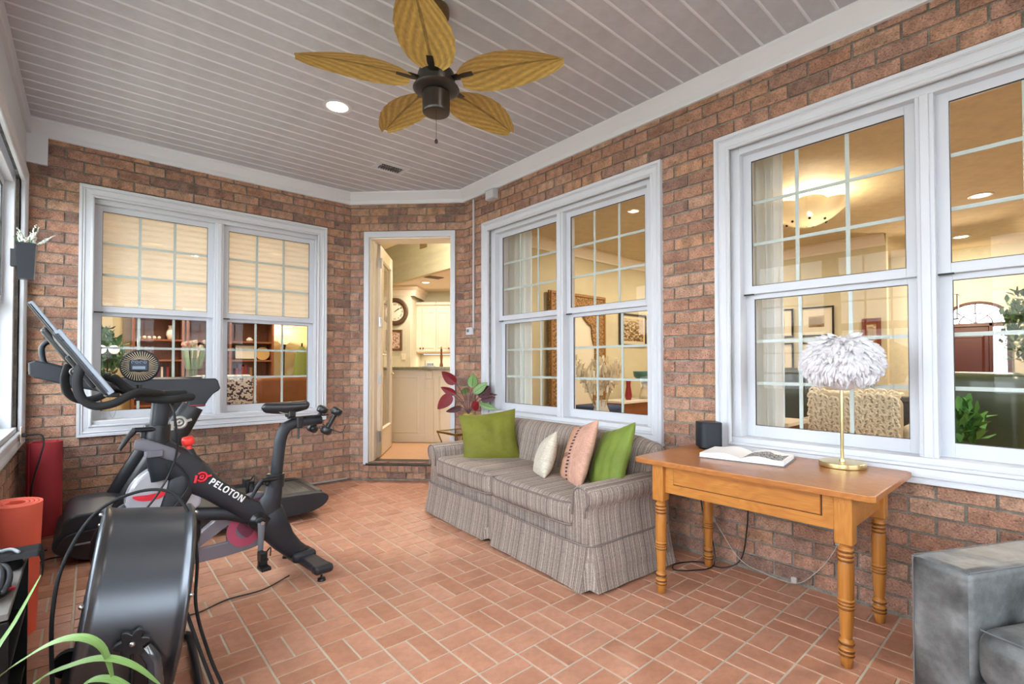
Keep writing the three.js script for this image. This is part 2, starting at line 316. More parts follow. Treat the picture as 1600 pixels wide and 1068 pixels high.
// ---------- windows ----------
const sashShades = [];
function makeWindow(n, label, pos, turn, x0, x1, margin, opt = {}) {
  const w = struct('window_' + n, label, pos, turn), ci = 0.09;
  const ix0 = x0 + ci, ix1 = x1 - ci, iy0 = Y0 + ci, iy1 = Y1 - ci - 0.012;
  const prof = [[0, 0.0], [0, 0.018], [0.006, 0.023], [0.014, 0.023], [0.02, 0.016], [0.05, 0.019], [0.058, 0.027], [0.066, 0.021], [0.072, 0.03], [0.088, 0.032], [0.09, 0.028], [0.09, -0.02]];
  const names = ['lower casing', 'side casing', 'head casing', 'side casing'];
  frameGeo(ix0, ix1, iy0, iy1, prof).forEach((g) => mesh('casing', g, M.white, w));
  // stepped jamb inside the casing
  const gw = (x1 - x0 - 2 * margin - 0.17) / 2, cx = (x0 + x1) / 2, g0 = [x0 + margin, x0 + margin + gw], g1 = [x1 - margin - gw, x1 - margin];
  const gy = [[1.71, 2.48], [0.855, 1.63]];
  const jx0 = g0[0] - 0.052, jx1 = g1[1] + 0.052, jy0 = gy[1][0] - 0.072, jy1 = gy[0][1] + 0.047;
  mesh('jamb', join(frameGeo(jx0, jx1, jy0, jy1, [[0, -0.2], [0, -0.062], [(ix0 - jx0) < 0 ? (jx0 - ix0) * 0.55 : 0.01, -0.056], [(jx0 - ix0) * 0.55, -0.034], [Math.max(jx0 - ix0, 0.012) + 0.02, -0.03], [Math.max(jx0 - ix0, 0.012) + 0.02, -0.2]])), M.white, w);
  mesh('sill', Bx(ix0 - 0.005, ix1 + 0.005, iy0 - 0.012, jy0 + 0.004, -0.19, -0.004, 0.006), M.white, w);
  mesh('jamb', Bx(ix0 - 0.01, ix1 + 0.01, jy1 - 0.002, iy1 + 0.02, -0.185, -0.032, 0.004), M.white, w);
  for (const [a, b] of [[ix0 - 0.02, jx0 + 0.002], [jx1 - 0.002, ix1 + 0.02]]) mesh('jamb', Bx(a, b, iy0 - 0.01, iy1 + 0.012, -0.188, -0.028, 0.004), M.white, w);
  mesh('mullion', join([Bx(cx - 0.036, cx + 0.036, jy0, jy1, -0.19, -0.035, 0.004), Bx(cx - 0.018, cx + 0.018, jy0, jy1, -0.05, -0.024, 0.004)]), M.white, w);
  for (const g of [g0, g1]) for (let s = 0; s < 2; s++) {
    const [a, b] = g, [c, d] = gy[s], zf = s ? -0.115 : -0.082, e = 0.052, eb = s ? 0.07 : 0.05, et = s ? 0.042 : 0.05;
    const f = join([Bx(a - e, a, c - eb, d + et, zf - 0.03, zf, 0.004), Bx(b, b + e, c - eb, d + et, zf - 0.03, zf, 0.004), Bx(a - 0.002, b + 0.002, c - eb, c, zf - 0.03, zf, 0.004), Bx(a - 0.002, b + 0.002, d, d + et, zf - 0.03, zf, 0.004)]);
    const sash = mesh('sash_frame', f, M.vinyl, w); sash.userData.label = s ? 'lower white sash frame' : 'upper white sash frame';
    mesh('gasket', join(frameGeo(a, b, c, d, [[-0.002, zf - 0.012], [-0.002, zf - 0.002], [0.001, zf - 0.002]])), M.gasket, sash);
    mesh('pane', mv(new THREE.PlaneGeometry(b - a, d - c), (a + b) / 2, (c + d) / 2, zf - 0.014), M.glass, sash);
    for (let k = 1; k < 3; k++) {
      mesh('muntin', Bx(-0.0095, 0.0095, c - (c + d) / 2, d - (c + d) / 2, -0.004, 0.004, 0), M.muntin, sash).position.set(a + (b - a) * k / 3, (c + d) / 2, zf - 0.022);
      mesh('muntin', Bx((a - b) / 2, (b - a) / 2, -0.0095, 0.0095, -0.0035, 0.0035, 0), M.muntin, sash).position.set((a + b) / 2, c + (d - c) * k / 3, zf - 0.022);
    }
    if (!s) mesh('sash_latch', Bx(a - e + 0.004, a + 0.01, c - eb - 0.006, c - eb + 0.002, zf - 0.006, zf + 0.006, 0), M.gasket, w);
  }
  return { w, g0, g1, gy };
}
const winA = makeWindow(1, 'white twin window behind the exercise bike with cream shades', [0, 0, zA], 0, WA[0], WA[1], 0.142);
const winC1 = makeWindow(2, 'white twin window above the striped sofa', [xC, 0, 0], -Math.PI / 2, WC1[0], WC1[1], 0.2);
const winC2 = makeWindow(3, 'white twin window behind the feather lamp and pine table', [xC, 0, 0], -Math.PI / 2, WC2[0], WC2[1], 0.185);
DW.forEach((d, i) => makeWindow(4 + i, ['white twin window in the left wall beside the viewer', 'white twin window in the middle of the left wall', 'white twin window at the left edge, next to the red rolls'][i], [xD, 0, 0], Math.PI / 2, d[0], d[1], 0.2));
makeWindow(7, 'white twin window in the wall behind the viewer, near the armchair', [0, 0, zE], Math.PI, -2.9, -1.3, 0.2);
makeWindow(8, 'white twin window in the wall behind the viewer, near the left windows', [0, 0, zE], Math.PI, -1.22, 0.36, 0.2);
// ---------- doorway in the angled wall ----------
{
  const door = struct('door_1', 'white frame of the open doorway with glazed door swung inwards', [xAB, 0, zA], -Math.PI / 4);
  const a = 0.158, b = 1.144, t = 2.652, y = 0.17;
  mesh('casing', join([Bx(a, a + 0.055, y, t, -0.02, 0.022, 0.004), Bx(b - 0.05, b, y, t, -0.02, 0.022, 0.004), Bx(a, b, t - 0.062, t, -0.02, 0.0225, 0.004)]), M.white, door);
  mesh('jamb', join([Bx(a + 0.035, a + 0.065, y, t - 0.04, -0.24, -0.01, 0.003), Bx(b - 0.06, b - 0.03, y, t - 0.04, -0.24, -0.01, 0.003), Bx(a + 0.035, b - 0.03, t - 0.075, t - 0.045, -0.24, -0.01, 0.003), Bx(a + 0.06, a + 0.075, y, t - 0.06, -0.14, -0.09, 0.002), Bx(b - 0.075, b - 0.055, y, t - 0.06, -0.14, -0.09, 0.002)]), M.cream, door);
  mesh('threshold', Bx(a + 0.03, b - 0.03, 0.165, 0.188, -0.24, 0.035, 0.006), std(0x3d3128, 0.45), door);
  // soldier bricks of the step
  for (let k = 0; k < 13; k++) mesh(k ? 'brick_' + String(k).padStart(3, '0') : 'brick', brickGeo(0.066, 0.062, 0.05, 0.004, 0.001), M.bricks[(k * 7) % 10], door).position.set(a + 0.035 + k * 0.0765, 0.13, 0.028);
  mesh('step', Bx(a, b, 0.09, 0.166, -0.05, 0.021, 0), M.mortar, door);
  // leaf, hinged at the left jamb and opened into the house
  const leaf = new THREE.Group(); leaf.name = 'door_leaf'; leaf.position.set(a + 0.075, 0, -0.215); leaf.rotation.y = 99 * Math.PI / 180; door.add(leaf);
  leaf.userData.label = 'cream glazed door leaf standing open';
  const W = 0.82, h0 = 0.2, h1 = 2.57, st = 0.13;
  mesh('leaf_frame', join([Bx(0, st, h0, h1, -0.022, 0.022, 0.003), Bx(W - st, W, h0, h1, -0.022, 0.022, 0.003), Bx(0, W, h1 - 0.15, h1, -0.022, 0.022, 0.003), Bx(0, W, h0, h0 + 0.3, -0.022, 0.022, 0.003), ...frameGeo(st, W - st, h0 + 0.3, h1 - 0.15, [[-0.012, 0.012], [0.004, 0.03], [0.02, 0.028], [0.024, 0.02]])]), M.cream, leaf);
  mesh('pane', mv(new THREE.PlaneGeometry(W - 2 * st, h1 - h0 - 0.45), W / 2, (h0 + h1) / 2 + 0.075, 0), M.glass, leaf);
  for (const y of [2.36, 1.705, 1.075, 0.435]) mesh('hinge', join([Bx(-0.045, 0.0, y - 0.055, y + 0.055, 0.018, 0.027, 0.001), cyl(0.008, 0.008, 0.115, -0.004, y, 0.03, 10)]), M.steel, leaf);
  const kb = lathe([[0, 0], [0.026, 0], [0.028, 0.004], [0.012, 0.008], [0.009, 0.025]], 16); kb.rotateX(Math.PI / 2);
  mesh('handle', join([mv(kb, W - 0.065, 1.12, 0.022), bar(V(W - 0.065, 1.12, 0.05), V(W - 0.175, 1.12, 0.055), 0.008, 8)]), M.brass, leaf);
}
struct('ground', 'unseen ground outside the window wall, coloured pale to bounce skylight', [0, -0.35, 0], 0, (() => { const g = new THREE.CircleGeometry(30, 48); g.rotateX(-Math.PI / 2); return g; })(), std(0xa9a597, 0.95, { map: plainMap }));  // unseen ground, made pale so skylight bounces onto the ceiling
// ---------- the house behind the brick walls ----------
function wallSeg(name, label, a, b, y0, y1, mat, t = 0.1) {
  const L = Math.hypot(b[0] - a[0], b[1] - a[1]);
  return struct(name, label, [(a[0] + b[0]) / 2, (y0 + y1) / 2, (a[1] + b[1]) / 2], -Math.atan2(b[1] - a[1], b[0] - a[0]), B(L, y1 - y0, t, 0, 0, 0, 0), mat);
}
function slab(name, label, pts, y0, y1, mat) { const g = extr(shapeOf(pts.map((p) => [p[0], -p[1]])), y1 - y0); g.rotateX(-Math.PI / 2); return struct(name, label, [0, y0, 0], 0, g, mat); }
const back = [[3.172, 2.5], [3.172, -4.327], [2.174, -5.325], [-1.3, -5.325]];
slab('floor_house', 'honey oak floor inside the house', [[-1.3, -13], [9.3, -13], [9.3, 2.5], ...back], 0.09, RIN, M.oakFloor);
slab('ceiling_study', 'pale ceiling of the study', [[-1.4, -8.8], [2.9, -8.8], [2.9, -5.4], [2.3, -5.2], [-1.4, -5.2]], 2.75, 2.85, M.cream);
slab('ceiling_living', 'golden lit ceiling of the living room', [[3.06, -4.65], [9.4, -4.65], [9.4, 2.6], [3.06, 2.6]], 2.85, 2.95, M.innerCeil);
slab('ceiling_kitchen', 'pinkish ceiling of the kitchen', [[4.44, -13], [9.4, -13], [9.4, -4.5], [4.44, -4.5]], 2.85, 2.95, M.cream);
slab('ceiling_hall', 'high ceiling of the hall', [[2, -13], [4.6, -13], [4.6, -4.2], [2, -4.2]], 3.8, 3.9, M.wallGreen);
wallSeg('wall_study_left', 'pale side wall of the study', [-1.25, -8.7], [-1.25, -5.2], 0, 2.8, M.wallYellow);
wallSeg('wall_study_front', 'short pale wall beside the back brick wall', [-1.3, -5.37], [-0.36, -5.37], 0, 2.8, M.wallYellow);
wallSeg('wall_study_back', 'pale yellow wall behind the study bookcases', [-1.3, -8.65], [2.9, -8.65], 0, 2.8, M.wallYellow);
wallSeg('wall_study_right', 'pale wall between study and hall', [2.8, -8.7], [2.8, -5.88], 0, 3.85, M.wallYellow);
wallSeg('wall_study_angle', 'short angled wall beside the open door', [2.12, -5.25], [2.8, -5.93], 0, 3.85, M.wallGreen);
wallSeg('wall_hall_left', 'far left wall of the hall', [2.75, -11.6], [2.75, -8.6], 0, 3.85, M.wallGreen);
wallSeg('wall_hall_top', 'wall above the angled brick wall on the house side', [2.05, -5.4], [3.2, -4.25], 3.06, 3.85, M.wallGreen);
wallSeg('wall_header', 'sage green header above the kitchen ceiling', [4.43, -12], [4.43, -4.5], 2.8, 3.85, M.wallGreen);
wallSeg('wall_clock', 'cream wall that carries the round clock', [2.7, -11.326], [4.985, -9.041], 0, 3.8, M.wallGreen);
wallSeg('wall_kitchen_return', 'short return of the clock wall beside the cabinets', [4.965, -9.1], [5.75, -9.89], 0, 2.9, M.wallGreen);
wallSeg('wall_kitchen_back', 'cream wall behind the kitchen cabinets', [5.25, -9.93], [9.3, -5.88], 0, 2.9, M.wallGreen);
wallSeg('wall_kitchen_far', 'far kitchen wall', [2.6, -12.9], [9.3, -12.9], 0, 3.8, M.cream);
wallSeg('wall_kitchen_right', 'right kitchen wall', [9.3, -13], [9.3, -4.5], 0, 2.9, M.cream);
wallSeg('wall_living_back', 'yellow living room wall with a carved panel', [3.12, -4.56], [9.35, -4.56], 0, 3.85, M.wallYellow);
wallSeg('wall_living_middle', 'yellow living room wall with black framed pictures', [7.46, -4.55], [7.46, -1.5], 0, 2.9, M.wallYellow);
{ const sh = shapeOf([[-4.6, 0], [2.5, 0], [2.5, 2.9], [-4.6, 2.9]]); sh.holes.push(new THREE.Path(Array.from({ length: 25 }, (_, i) => new THREE.Vector2(-0.86 + Math.cos(i / 24 * Math.PI) * 0.34, RIN + 1.6 + Math.sin(i / 24 * Math.PI) * 0.275))), new THREE.Path([[-0.685, RIN + 0.05], [-0.685, RIN + 1.55], [-0.555, RIN + 1.55], [-0.555, RIN + 0.05]].map((q) => new THREE.Vector2(...q)))); const g = extr(sh, 0.1); g.rotateY(-Math.PI / 2); struct('wall_foyer', 'pale foyer wall around the front door', [9.3, 0, 0], 0, g, M.wallGreen); }
wallSeg('wall_living_front', 'front wall of the living room', [3.1, 2.45], [9.35, 2.45], 0, 2.9, M.wallYellow);
{ // cornices inside the house
  const prof = [[0, 2.71], [0.012, 2.71], [0.016, 2.735], [0.05, 2.78], [0.062, 2.81], [0.085, 2.825], [0.085, 2.85], [0, 2.85]];
  const c = sweepPlan([[3.18, -4.505], [7.41, -4.505], [7.41, -1.5]], prof);
  struct('trim_5', 'cream cornice above the carved panel in the living room', [0, 0, 0], 0, c[0], M.cream);
  struct('trim_6', 'cream cornice above the black framed pictures', [0, 0, 0], 0, c[1], M.cream);
  const d = sweepPlan([[2.8, -11.17], [5.005, -8.965], [5.76, -9.72]], [[0, 2.65], [0.015, 2.65], [0.05, 2.76], [0.1, 2.8], [0.1, 2.85], [0, 2.85]]);
  struct('trim_7', 'cream cornice above the round clock', [0, 0, 0], 0, join(d), M.cream);
}
M.warmGlow = std(0xfff1d8, 0.5, { emissive: 0xffe6bd, emissiveIntensity: 10 });
function downlight(label, x, y, z, power, col = 0xfff0dc, R = 0.07, trim = M.white) {
  const t = thing('recessed_light', label, 'light', [x, y, z], 0, 'recessed ceiling lights');
  mesh('trim_ring', lathe([[R, 0.02], [R, -0.002], [R + 0.012, -0.006], [R + 0.026, -0.004], [R + 0.028, 0.001]], 28), trim, t);
  const l = new THREE.CircleGeometry(R, 28); l.rotateX(Math.PI / 2); mesh('lens', mv(l, 0, -0.003, 0), M.warmGlow, t);
  const a = new THREE.RectAreaLight(col, power / (Math.PI * 0.01), 0.1, 0.1); a.position.set(0, -0.012, 0); a.lookAt(0, -5, 0); t.add(a);
}
// ---------- ceiling lamps ----------
downlight('lit round recessed light in the white board ceiling beside the fan', 1.296, CEIL - 0.002, -3.417, 9);
downlight('round recessed light in the board ceiling over the viewer', 1.3, CEIL - 0.002, -0.75, 9);
downlight('recessed light above the living room seen through the sofa window', 5.05, 2.849, -3.3, 48);
downlight('added unseen recessed light in the near end of the living room ceiling, brightening the throw', 4.3, 2.849, 0.35, 70);  // added out of view to brighten the knit throw
downlight('recessed light at the far side of the living room ceiling', 6.4, 2.849, -0.55, 48);
downlight('recessed light in the foyer before the front door', 8.3, 2.849, -0.9, 35);
downlight('recessed light in the living room corner near the pictures', 6.6, 2.849, -3.4, 39);
downlight('recessed light in the kitchen ceiling seen through the doorway', 4.95, 2.849, -8.4, 40, 0xfff2e2);
downlight('recessed light in the kitchen ceiling over the cabinets', 6.2, 2.849, -7.6, 44, 0xfff2e2);
downlight('recessed light in the high hall ceiling behind the doorway', 3.3, 3.799, -5.7, 150, 0xfff2e2);
downlight('recessed light in the study ceiling near the window', 0.9, 2.749, -6.3, 34);
downlight('recessed light in the study ceiling near the bookcases', 0.6, 2.749, -7.6, 44);
downlight('recessed light in the study ceiling beside the floor lamp', 1.9, 2.749, -7.2, 24);
// ---------- sofa ----------
function uvBox(g, s = 1, ox = 0) {                // uv in metres by the way the face points
  if (g.index) g = g.toNonIndexed();
  const p = g.attributes.position, uv = new Float32Array(p.count * 2), a = V(), b = V(), c = V();
  for (let i = 0; i < p.count; i += 3) {
    a.fromBufferAttribute(p, i); b.fromBufferAttribute(p, i + 1); c.fromBufferAttribute(p, i + 2);
    const n = b.clone().sub(a).cross(c.clone().sub(a)), ax = Math.abs(n.x) > 1.2 * Math.max(Math.abs(n.y), Math.abs(n.z)) ? 0 : Math.abs(n.y) > Math.abs(n.z) ? 1 : 2;
    [a, b, c].forEach((q, k) => { uv[(i + k) * 2] = ((ax === 0 ? q.z : q.x) + ox) * s; uv[(i + k) * 2 + 1] = (ax === 1 ? q.z : q.y) * s; });
  }
  g.setAttribute('uv', new THREE.BufferAttribute(uv, 2)); return g;
}
const stripeTone = (() => { const n = 96, out = []; let s = 77; const r = () => { s = (Math.imul(s, 1664525) + 1013904223) >>> 0; return s / 4294967296; }; while (out.length < n) { const k = r(), w = 1 + Math.floor(r() * 3), c = k < 0.36 ? [0.72, 0.65, 0.62] : k < 0.62 ? [0.66, 0.60, 0.58] : k < 0.86 ? [0.88, 0.84, 0.80] : [0.55, 0.485, 0.47]; for (let i = 0; i < (k > 0.62 && k < 0.86 ? 1 : w); i++) out.push(c); } return out.slice(0, n); })();
const sofaTex = tex(1024, 512, (u, v) => { const c = stripeTone[Math.floor(u * 96 + (N64(u, v * 2) - 0.5) * 0.9 + 96) % 96], k = 0.84 + 0.42 * (N128(u * 3, v) - 0.5) + 0.28 * (N64(u * 2, v * 2) - 0.5); return [c[0] * k * 1.08 + 0.08, c[1] * k * 1.07 + 0.075, c[2] * k * 1.05 + 0.065]; }, true, [5, 3]);
const sofaBump = tex(512, 512, (u, v) => 0.5 + 0.5 * (N128(u * 2, v) - 0.5) + 0.25 * Math.sin(u * 96 * 6.283), false, [5, 3]);
M.sofa = phys(0xffffff, 0.95, { map: sofaTex, bumpMap: sofaBump, bumpScale: 0.004, sheen: 0.3, sheenRoughness: 0.8 });
M.piping = std(0x7d706c, 0.95);
{
  const sofa = thing('sofa', 'taupe and cream striped two cushion sofa with rolled arms and pleated skirt', 'sofa', [2.852, 0, -2.61], -Math.PI / 2 - 0.075);
  sofa.scale.set(0.96, 1, 0.88);
  // back
  const bp = smoothShape([[0.02, 0.12], [0.0, 0.4], [0.015, 0.66], [0.05, 0.715], [0.11, 0.725], [0.155, 0.69], [0.20, 0.56], [0.25, 0.42], [0.28, 0.2], [0.15, 0.1]]);
  let bg = extr(bp, 1.80, 0.03, 12); bg.rotateY(-Math.PI / 2); bg = mv(bg, 0.9, 0, 0);       // shape x -> +z, depth -> -x
  { const p = bg.attributes.position; for (let i = 0; i < p.count; i++) { const x = p.getX(i), y = p.getY(i); if (y > 0.45) { const e = Math.max(0, Math.abs(x) - 0.74) / 0.19; p.setY(i, y - 0.035 * e * e * (y - 0.45) / 0.27 + 0.012 * (1 - (x / 0.93) ** 2)); } } bg.computeVertexNormals(); }
  mesh('backrest', toCreasedNormals(uvBox(bg), 0.9), M.sofa, sofa);
  // body below the cushions
  mesh('base', uvBox(Bx(-0.92, 0.92, 0.10, 0.325, 0.02, 0.845, 0.02)), M.sofa, sofa);
  // cushions
  for (const s of [-1, 1]) {
    let c = new RoundedBoxGeometry(0.845, 0.15, 0.655, 8, 0.05); const p = c.attributes.position;
    for (let i = 0; i < p.count; i++) { const x = p.getX(i), y = p.getY(i), z = p.getZ(i), k = (1 - (x / 0.43) ** 4) * (1 - (z / 0.34) ** 4); if (y > 0) p.setY(i, y + 0.018 * k + 0.004 * Math.sin(x * 17 + s) * Math.sin(z * 13)); }
    c = mv(c, s * 0.4255, 0.392, 0.56); mesh('seat_cushion', toCreasedNormals(uvBox(c, 1, s * 0.13), 0.8), M.sofa, sofa);
    const x0 = s * 0.4255 - 0.415, x1 = s * 0.4255 + 0.415, loop = (y) => [[x0, y, 0.86], [(x0 + x1) / 2, y, 0.888], [x1, y, 0.86], [x1, y, 0.28], [x0, y, 0.28]];
    mesh('piping', join([tube([[x0, 0.452, 0.845], [x0 + 0.04, 0.453, 0.876], [x1 - 0.04, 0.453, 0.876], [x1, 0.452, 0.845]], 0.0055, 40, 6), tube([[x0, 0.33, 0.845], [x0 + 0.04, 0.33, 0.876], [x1 - 0.04, 0.33, 0.876], [x1, 0.33, 0.845]], 0.0055, 40, 6)]), M.piping, sofa);
  }
  // rolled arms
  for (const s of [-1, 1]) {
    const pr = [[0.845, 0.05], [0.852, 0.40], [0.856, 0.47], [0.868, 0.525], [0.905, 0.555], [0.95, 0.55], [0.985, 0.52], [0.985, 0.475], [0.962, 0.445], [0.955, 0.40], [0.975, 0.26], [1.0, 0.05]];
    const sh = smoothShape(pr.map(([x, y]) => [x * s, y]), true, 80); let a = extr(sh, 0.74, 0.012, 4); a = mv(a, 0, 0, 0.105);
    { const p = a.attributes.position; for (let i = 0; i < p.count; i++) { const y = p.getY(i), z = p.getZ(i); p.setZ(i, z + (z > 0.5 ? 0.02 * Math.max(0, (y - 0.4)) / 0.15 : 0)); } a.computeVertexNormals(); }
    const arm = mesh('arm', toCreasedNormals(uvBox(a), 0.8), M.sofa, sofa);
    mesh('piping', tube(pr.slice(1, 10).map(([x, y]) => [x * s, y, 0.875]), 0.006, 40, 6), M.piping, arm);
  }
  // skirt with kick pleats at the corners and the middle
  const path = []; const push = (x, z, nx, nz, c) => path.push([x, z, nx, nz, c]);
  for (let i = 0; i <= 20; i++) push(-0.985, 0.08 + i * 0.0385, -1, 0, i > 18 ? 1 : 0);
  push(-0.985, 0.865, -0.707, 0.707, 2);
  for (let i = 0; i <= 70; i++) push(-0.97 + i * 1.94 / 70, 0.868, 0, 1, Math.abs(i - 35) < 2 ? 2 : (i < 2 || i > 68 ? 1 : 0));
  push(0.985, 0.865, 0.707, 0.707, 2);
  for (let i = 20; i >= 0; i--) push(0.985, 0.08 + i * 0.0385, 1, 0, i > 18 ? 1 : 0);
  const rows = 9, pos = [], idx = []; let run = 0;
  path.forEach(([x, z, nx, nz, c], i) => { for (let r = 0; r < rows; r++) { const t = r / (rows - 1), y = 0.245 - t * 0.232, wave = 0.004 * Math.sin(i * 0.22) + 0.002 * Math.sin(i * 0.9 + 1), o = 0.004 + 0.05 * Math.pow(t, 1.3) + wave * t - (c === 2 ? 0.05 * t : 0) - (Math.abs(x) < 0.2 && false ? 0 : 0); pos.push(x + nx * o, y + (c === 2 ? 0.012 * t : 0) + 0.002 * t * Math.sin(i * 0.4), z + nz * o); } });
  for (let i = 0; i < path.length - 1; i++) for (let r = 0; r < rows - 1; r++) { const a = i * rows + r, b = a + rows; idx.push(a, a + 1, b, b, a + 1, b + 1); }
  let sk = new THREE.BufferGeometry(); sk.setAttribute('position', new THREE.Float32BufferAttribute(pos, 3)); sk.setIndex(idx);
  sk = uvBox(sk); sk.computeVertexNormals(); sk = toCreasedNormals(sk, 0.7);
  const skm = M.sofa.clone(); skm.side = THREE.DoubleSide; mesh('skirt', sk, skm, sofa);
  mesh('piping', tube([[-0.99, 0.248, 0.1], [-0.99, 0.248, 0.5], [-0.988, 0.248, 0.84], [-0.95, 0.248, 0.872], [0, 0.248, 0.874], [0.95, 0.248, 0.872], [0.988, 0.248, 0.84], [0.99, 0.248, 0.5], [0.99, 0.248, 0.1]], 0.006, 120, 6), M.piping, sofa);
}
// ---------- pillows ----------
function pillowGeo(w, h, t, n = 26, crease = 0.3) {
  const pos = [], uv = [], idx = [];
  for (const s of [1, -1]) { const o = pos.length / 3; for (let j = 0; j <= n; j++) for (let i = 0; i <= n; i++) {
    const u = -Math.cos(i / n * Math.PI), v = -Math.cos(j / n * Math.PI), k = Math.pow(Math.max(0, (1 - u * u) * (1 - v * v)), 0.42);
    const wr = crease * 0.012 * (Math.sin(9 * u + 4 * v + s) * Math.sin(5 * v - 7 * u * u)) * k;
    pos.push(w / 2 * u * (1 - 0.085 * Math.cos(v * 1.57)), h / 2 * v * (1 - 0.085 * Math.cos(u * 1.57)), s * (t / 2 * k + wr)); uv.push((u + 1) / 2, (v + 1) / 2); }
    for (let j = 0; j < n; j++) for (let i = 0; i < n; i++) { const a = o + j * (n + 1) + i, b = a + 1, c = a + n + 1, d = c + 1; s > 0 ? idx.push(a, b, d, a, d, c) : idx.push(a, d, b, a, c, d); } }
  const g = new THREE.BufferGeometry(); g.setAttribute('position', new THREE.Float32BufferAttribute(pos, 3)); g.setAttribute('uv', new THREE.Float32BufferAttribute(uv, 2)); g.setIndex(idx); g.computeVertexNormals(); return g;
}
const velvetMap = tex(256, 256, (u, v) => 0.88 + 0.08 * (N4(u, v) - 0.5) + 0.06 * (N16(u, v) - 0.5) + 0.06 * (N128(u, v) - 0.5));
M.velvet = phys(0x7f8020, 0.75, { map: velvetMap, sheen: 1, sheenColor: new THREE.Color(0xb9b850), sheenRoughness: 0.4, bumpMap: fineBump, bumpScale: 0.0006 });
M.velvet2 = phys(0x7f9438, 0.75, { map: velvetMap, sheen: 1, sheenColor: new THREE.Color(0xb4c86a), sheenRoughness: 0.4, bumpMap: fineBump, bumpScale: 0.0006 });
M.linen = std(0xded5c3, 0.95, { map: tex(256, 256, (u, v) => 0.9 + 0.1 * (N128(u, v * 0.5) - 0.5) + 0.1 * (N64(u * 0.5, v) - 0.5)), bumpMap: fineBump, bumpScale: 0.0012 });
const blush = tex(512, 512, (u, v) => { let c = [0.83, 0.64, 0.56]; const n = 0.93 + 0.14 * (N128(u, v) - 0.5) + 0.08 * (N16(u, v) - 0.5); if (u > 0.12 && u < 0.34 && Math.sin(u * 150) > 0.1) c = [0.86, 0.66, 0.36]; if (v > 0.42 && v < 0.50 && Math.sin(v * 320) > 0 && u < 0.5) c = [0.36, 0.22, 0.20]; if (u > 0.505 && u < 0.60 && Math.sin(v * 110) > 0.15) c = [0.25, 0.16, 0.16]; if (u > 0.70 && u < 0.715) c = [0.9, 0.75, 0.68]; return c.map((x) => x * n); });
M.blush = std(0xffffff, 0.95, { map: blush, bumpMap: fineBump, bumpScale: 0.001 });
function pillow(name, label, w, h, t, mat, pos, normal, roll, crease = 0.5) {
  const o = single(name, pillowGeo(w, h, t, 26, crease), mat, label, 'pillow', pos, 0);
  const z = V(...normal).normalize(), x = V(0, 1, 0).cross(z).normalize(), y = z.clone().cross(x);
  o.quaternion.setFromRotationMatrix(new THREE.Matrix4().makeBasis(x, y, z)).multiply(new THREE.Quaternion().setFromAxisAngle(V(0, 0, 1), roll));
  return o;
}
pillow('throw_pillow', 'large olive green velvet pillow at the doorway end of the sofa', 0.48, 0.43, 0.17, M.velvet, [2.50, 0.625, -3.21], [-0.62, 0.28, 0.70], 0.12, 0.7);
pillow('throw_pillow', 'small cream linen pillow in the middle of the sofa', 0.35, 0.33, 0.13, M.linen, [2.44, 0.565, -2.49], [-0.72, 0.30, -0.56], 0.34, 0.3);
pillow('throw_pillow', 'blush woven pillow with dark stitching between cream and green pillows', 0.47, 0.45, 0.13, M.blush, [2.47, 0.62, -2.21], [-0.75, 0.33, -0.50], 0.24, 0.3);
pillow('throw_pillow', 'bright green velvet pillow leaning on the table end arm of the sofa', 0.48, 0.46, 0.14, M.velvet2, [2.48, 0.615, -1.945], [-0.75, 0.36, -0.50], 0.28, 0.8);
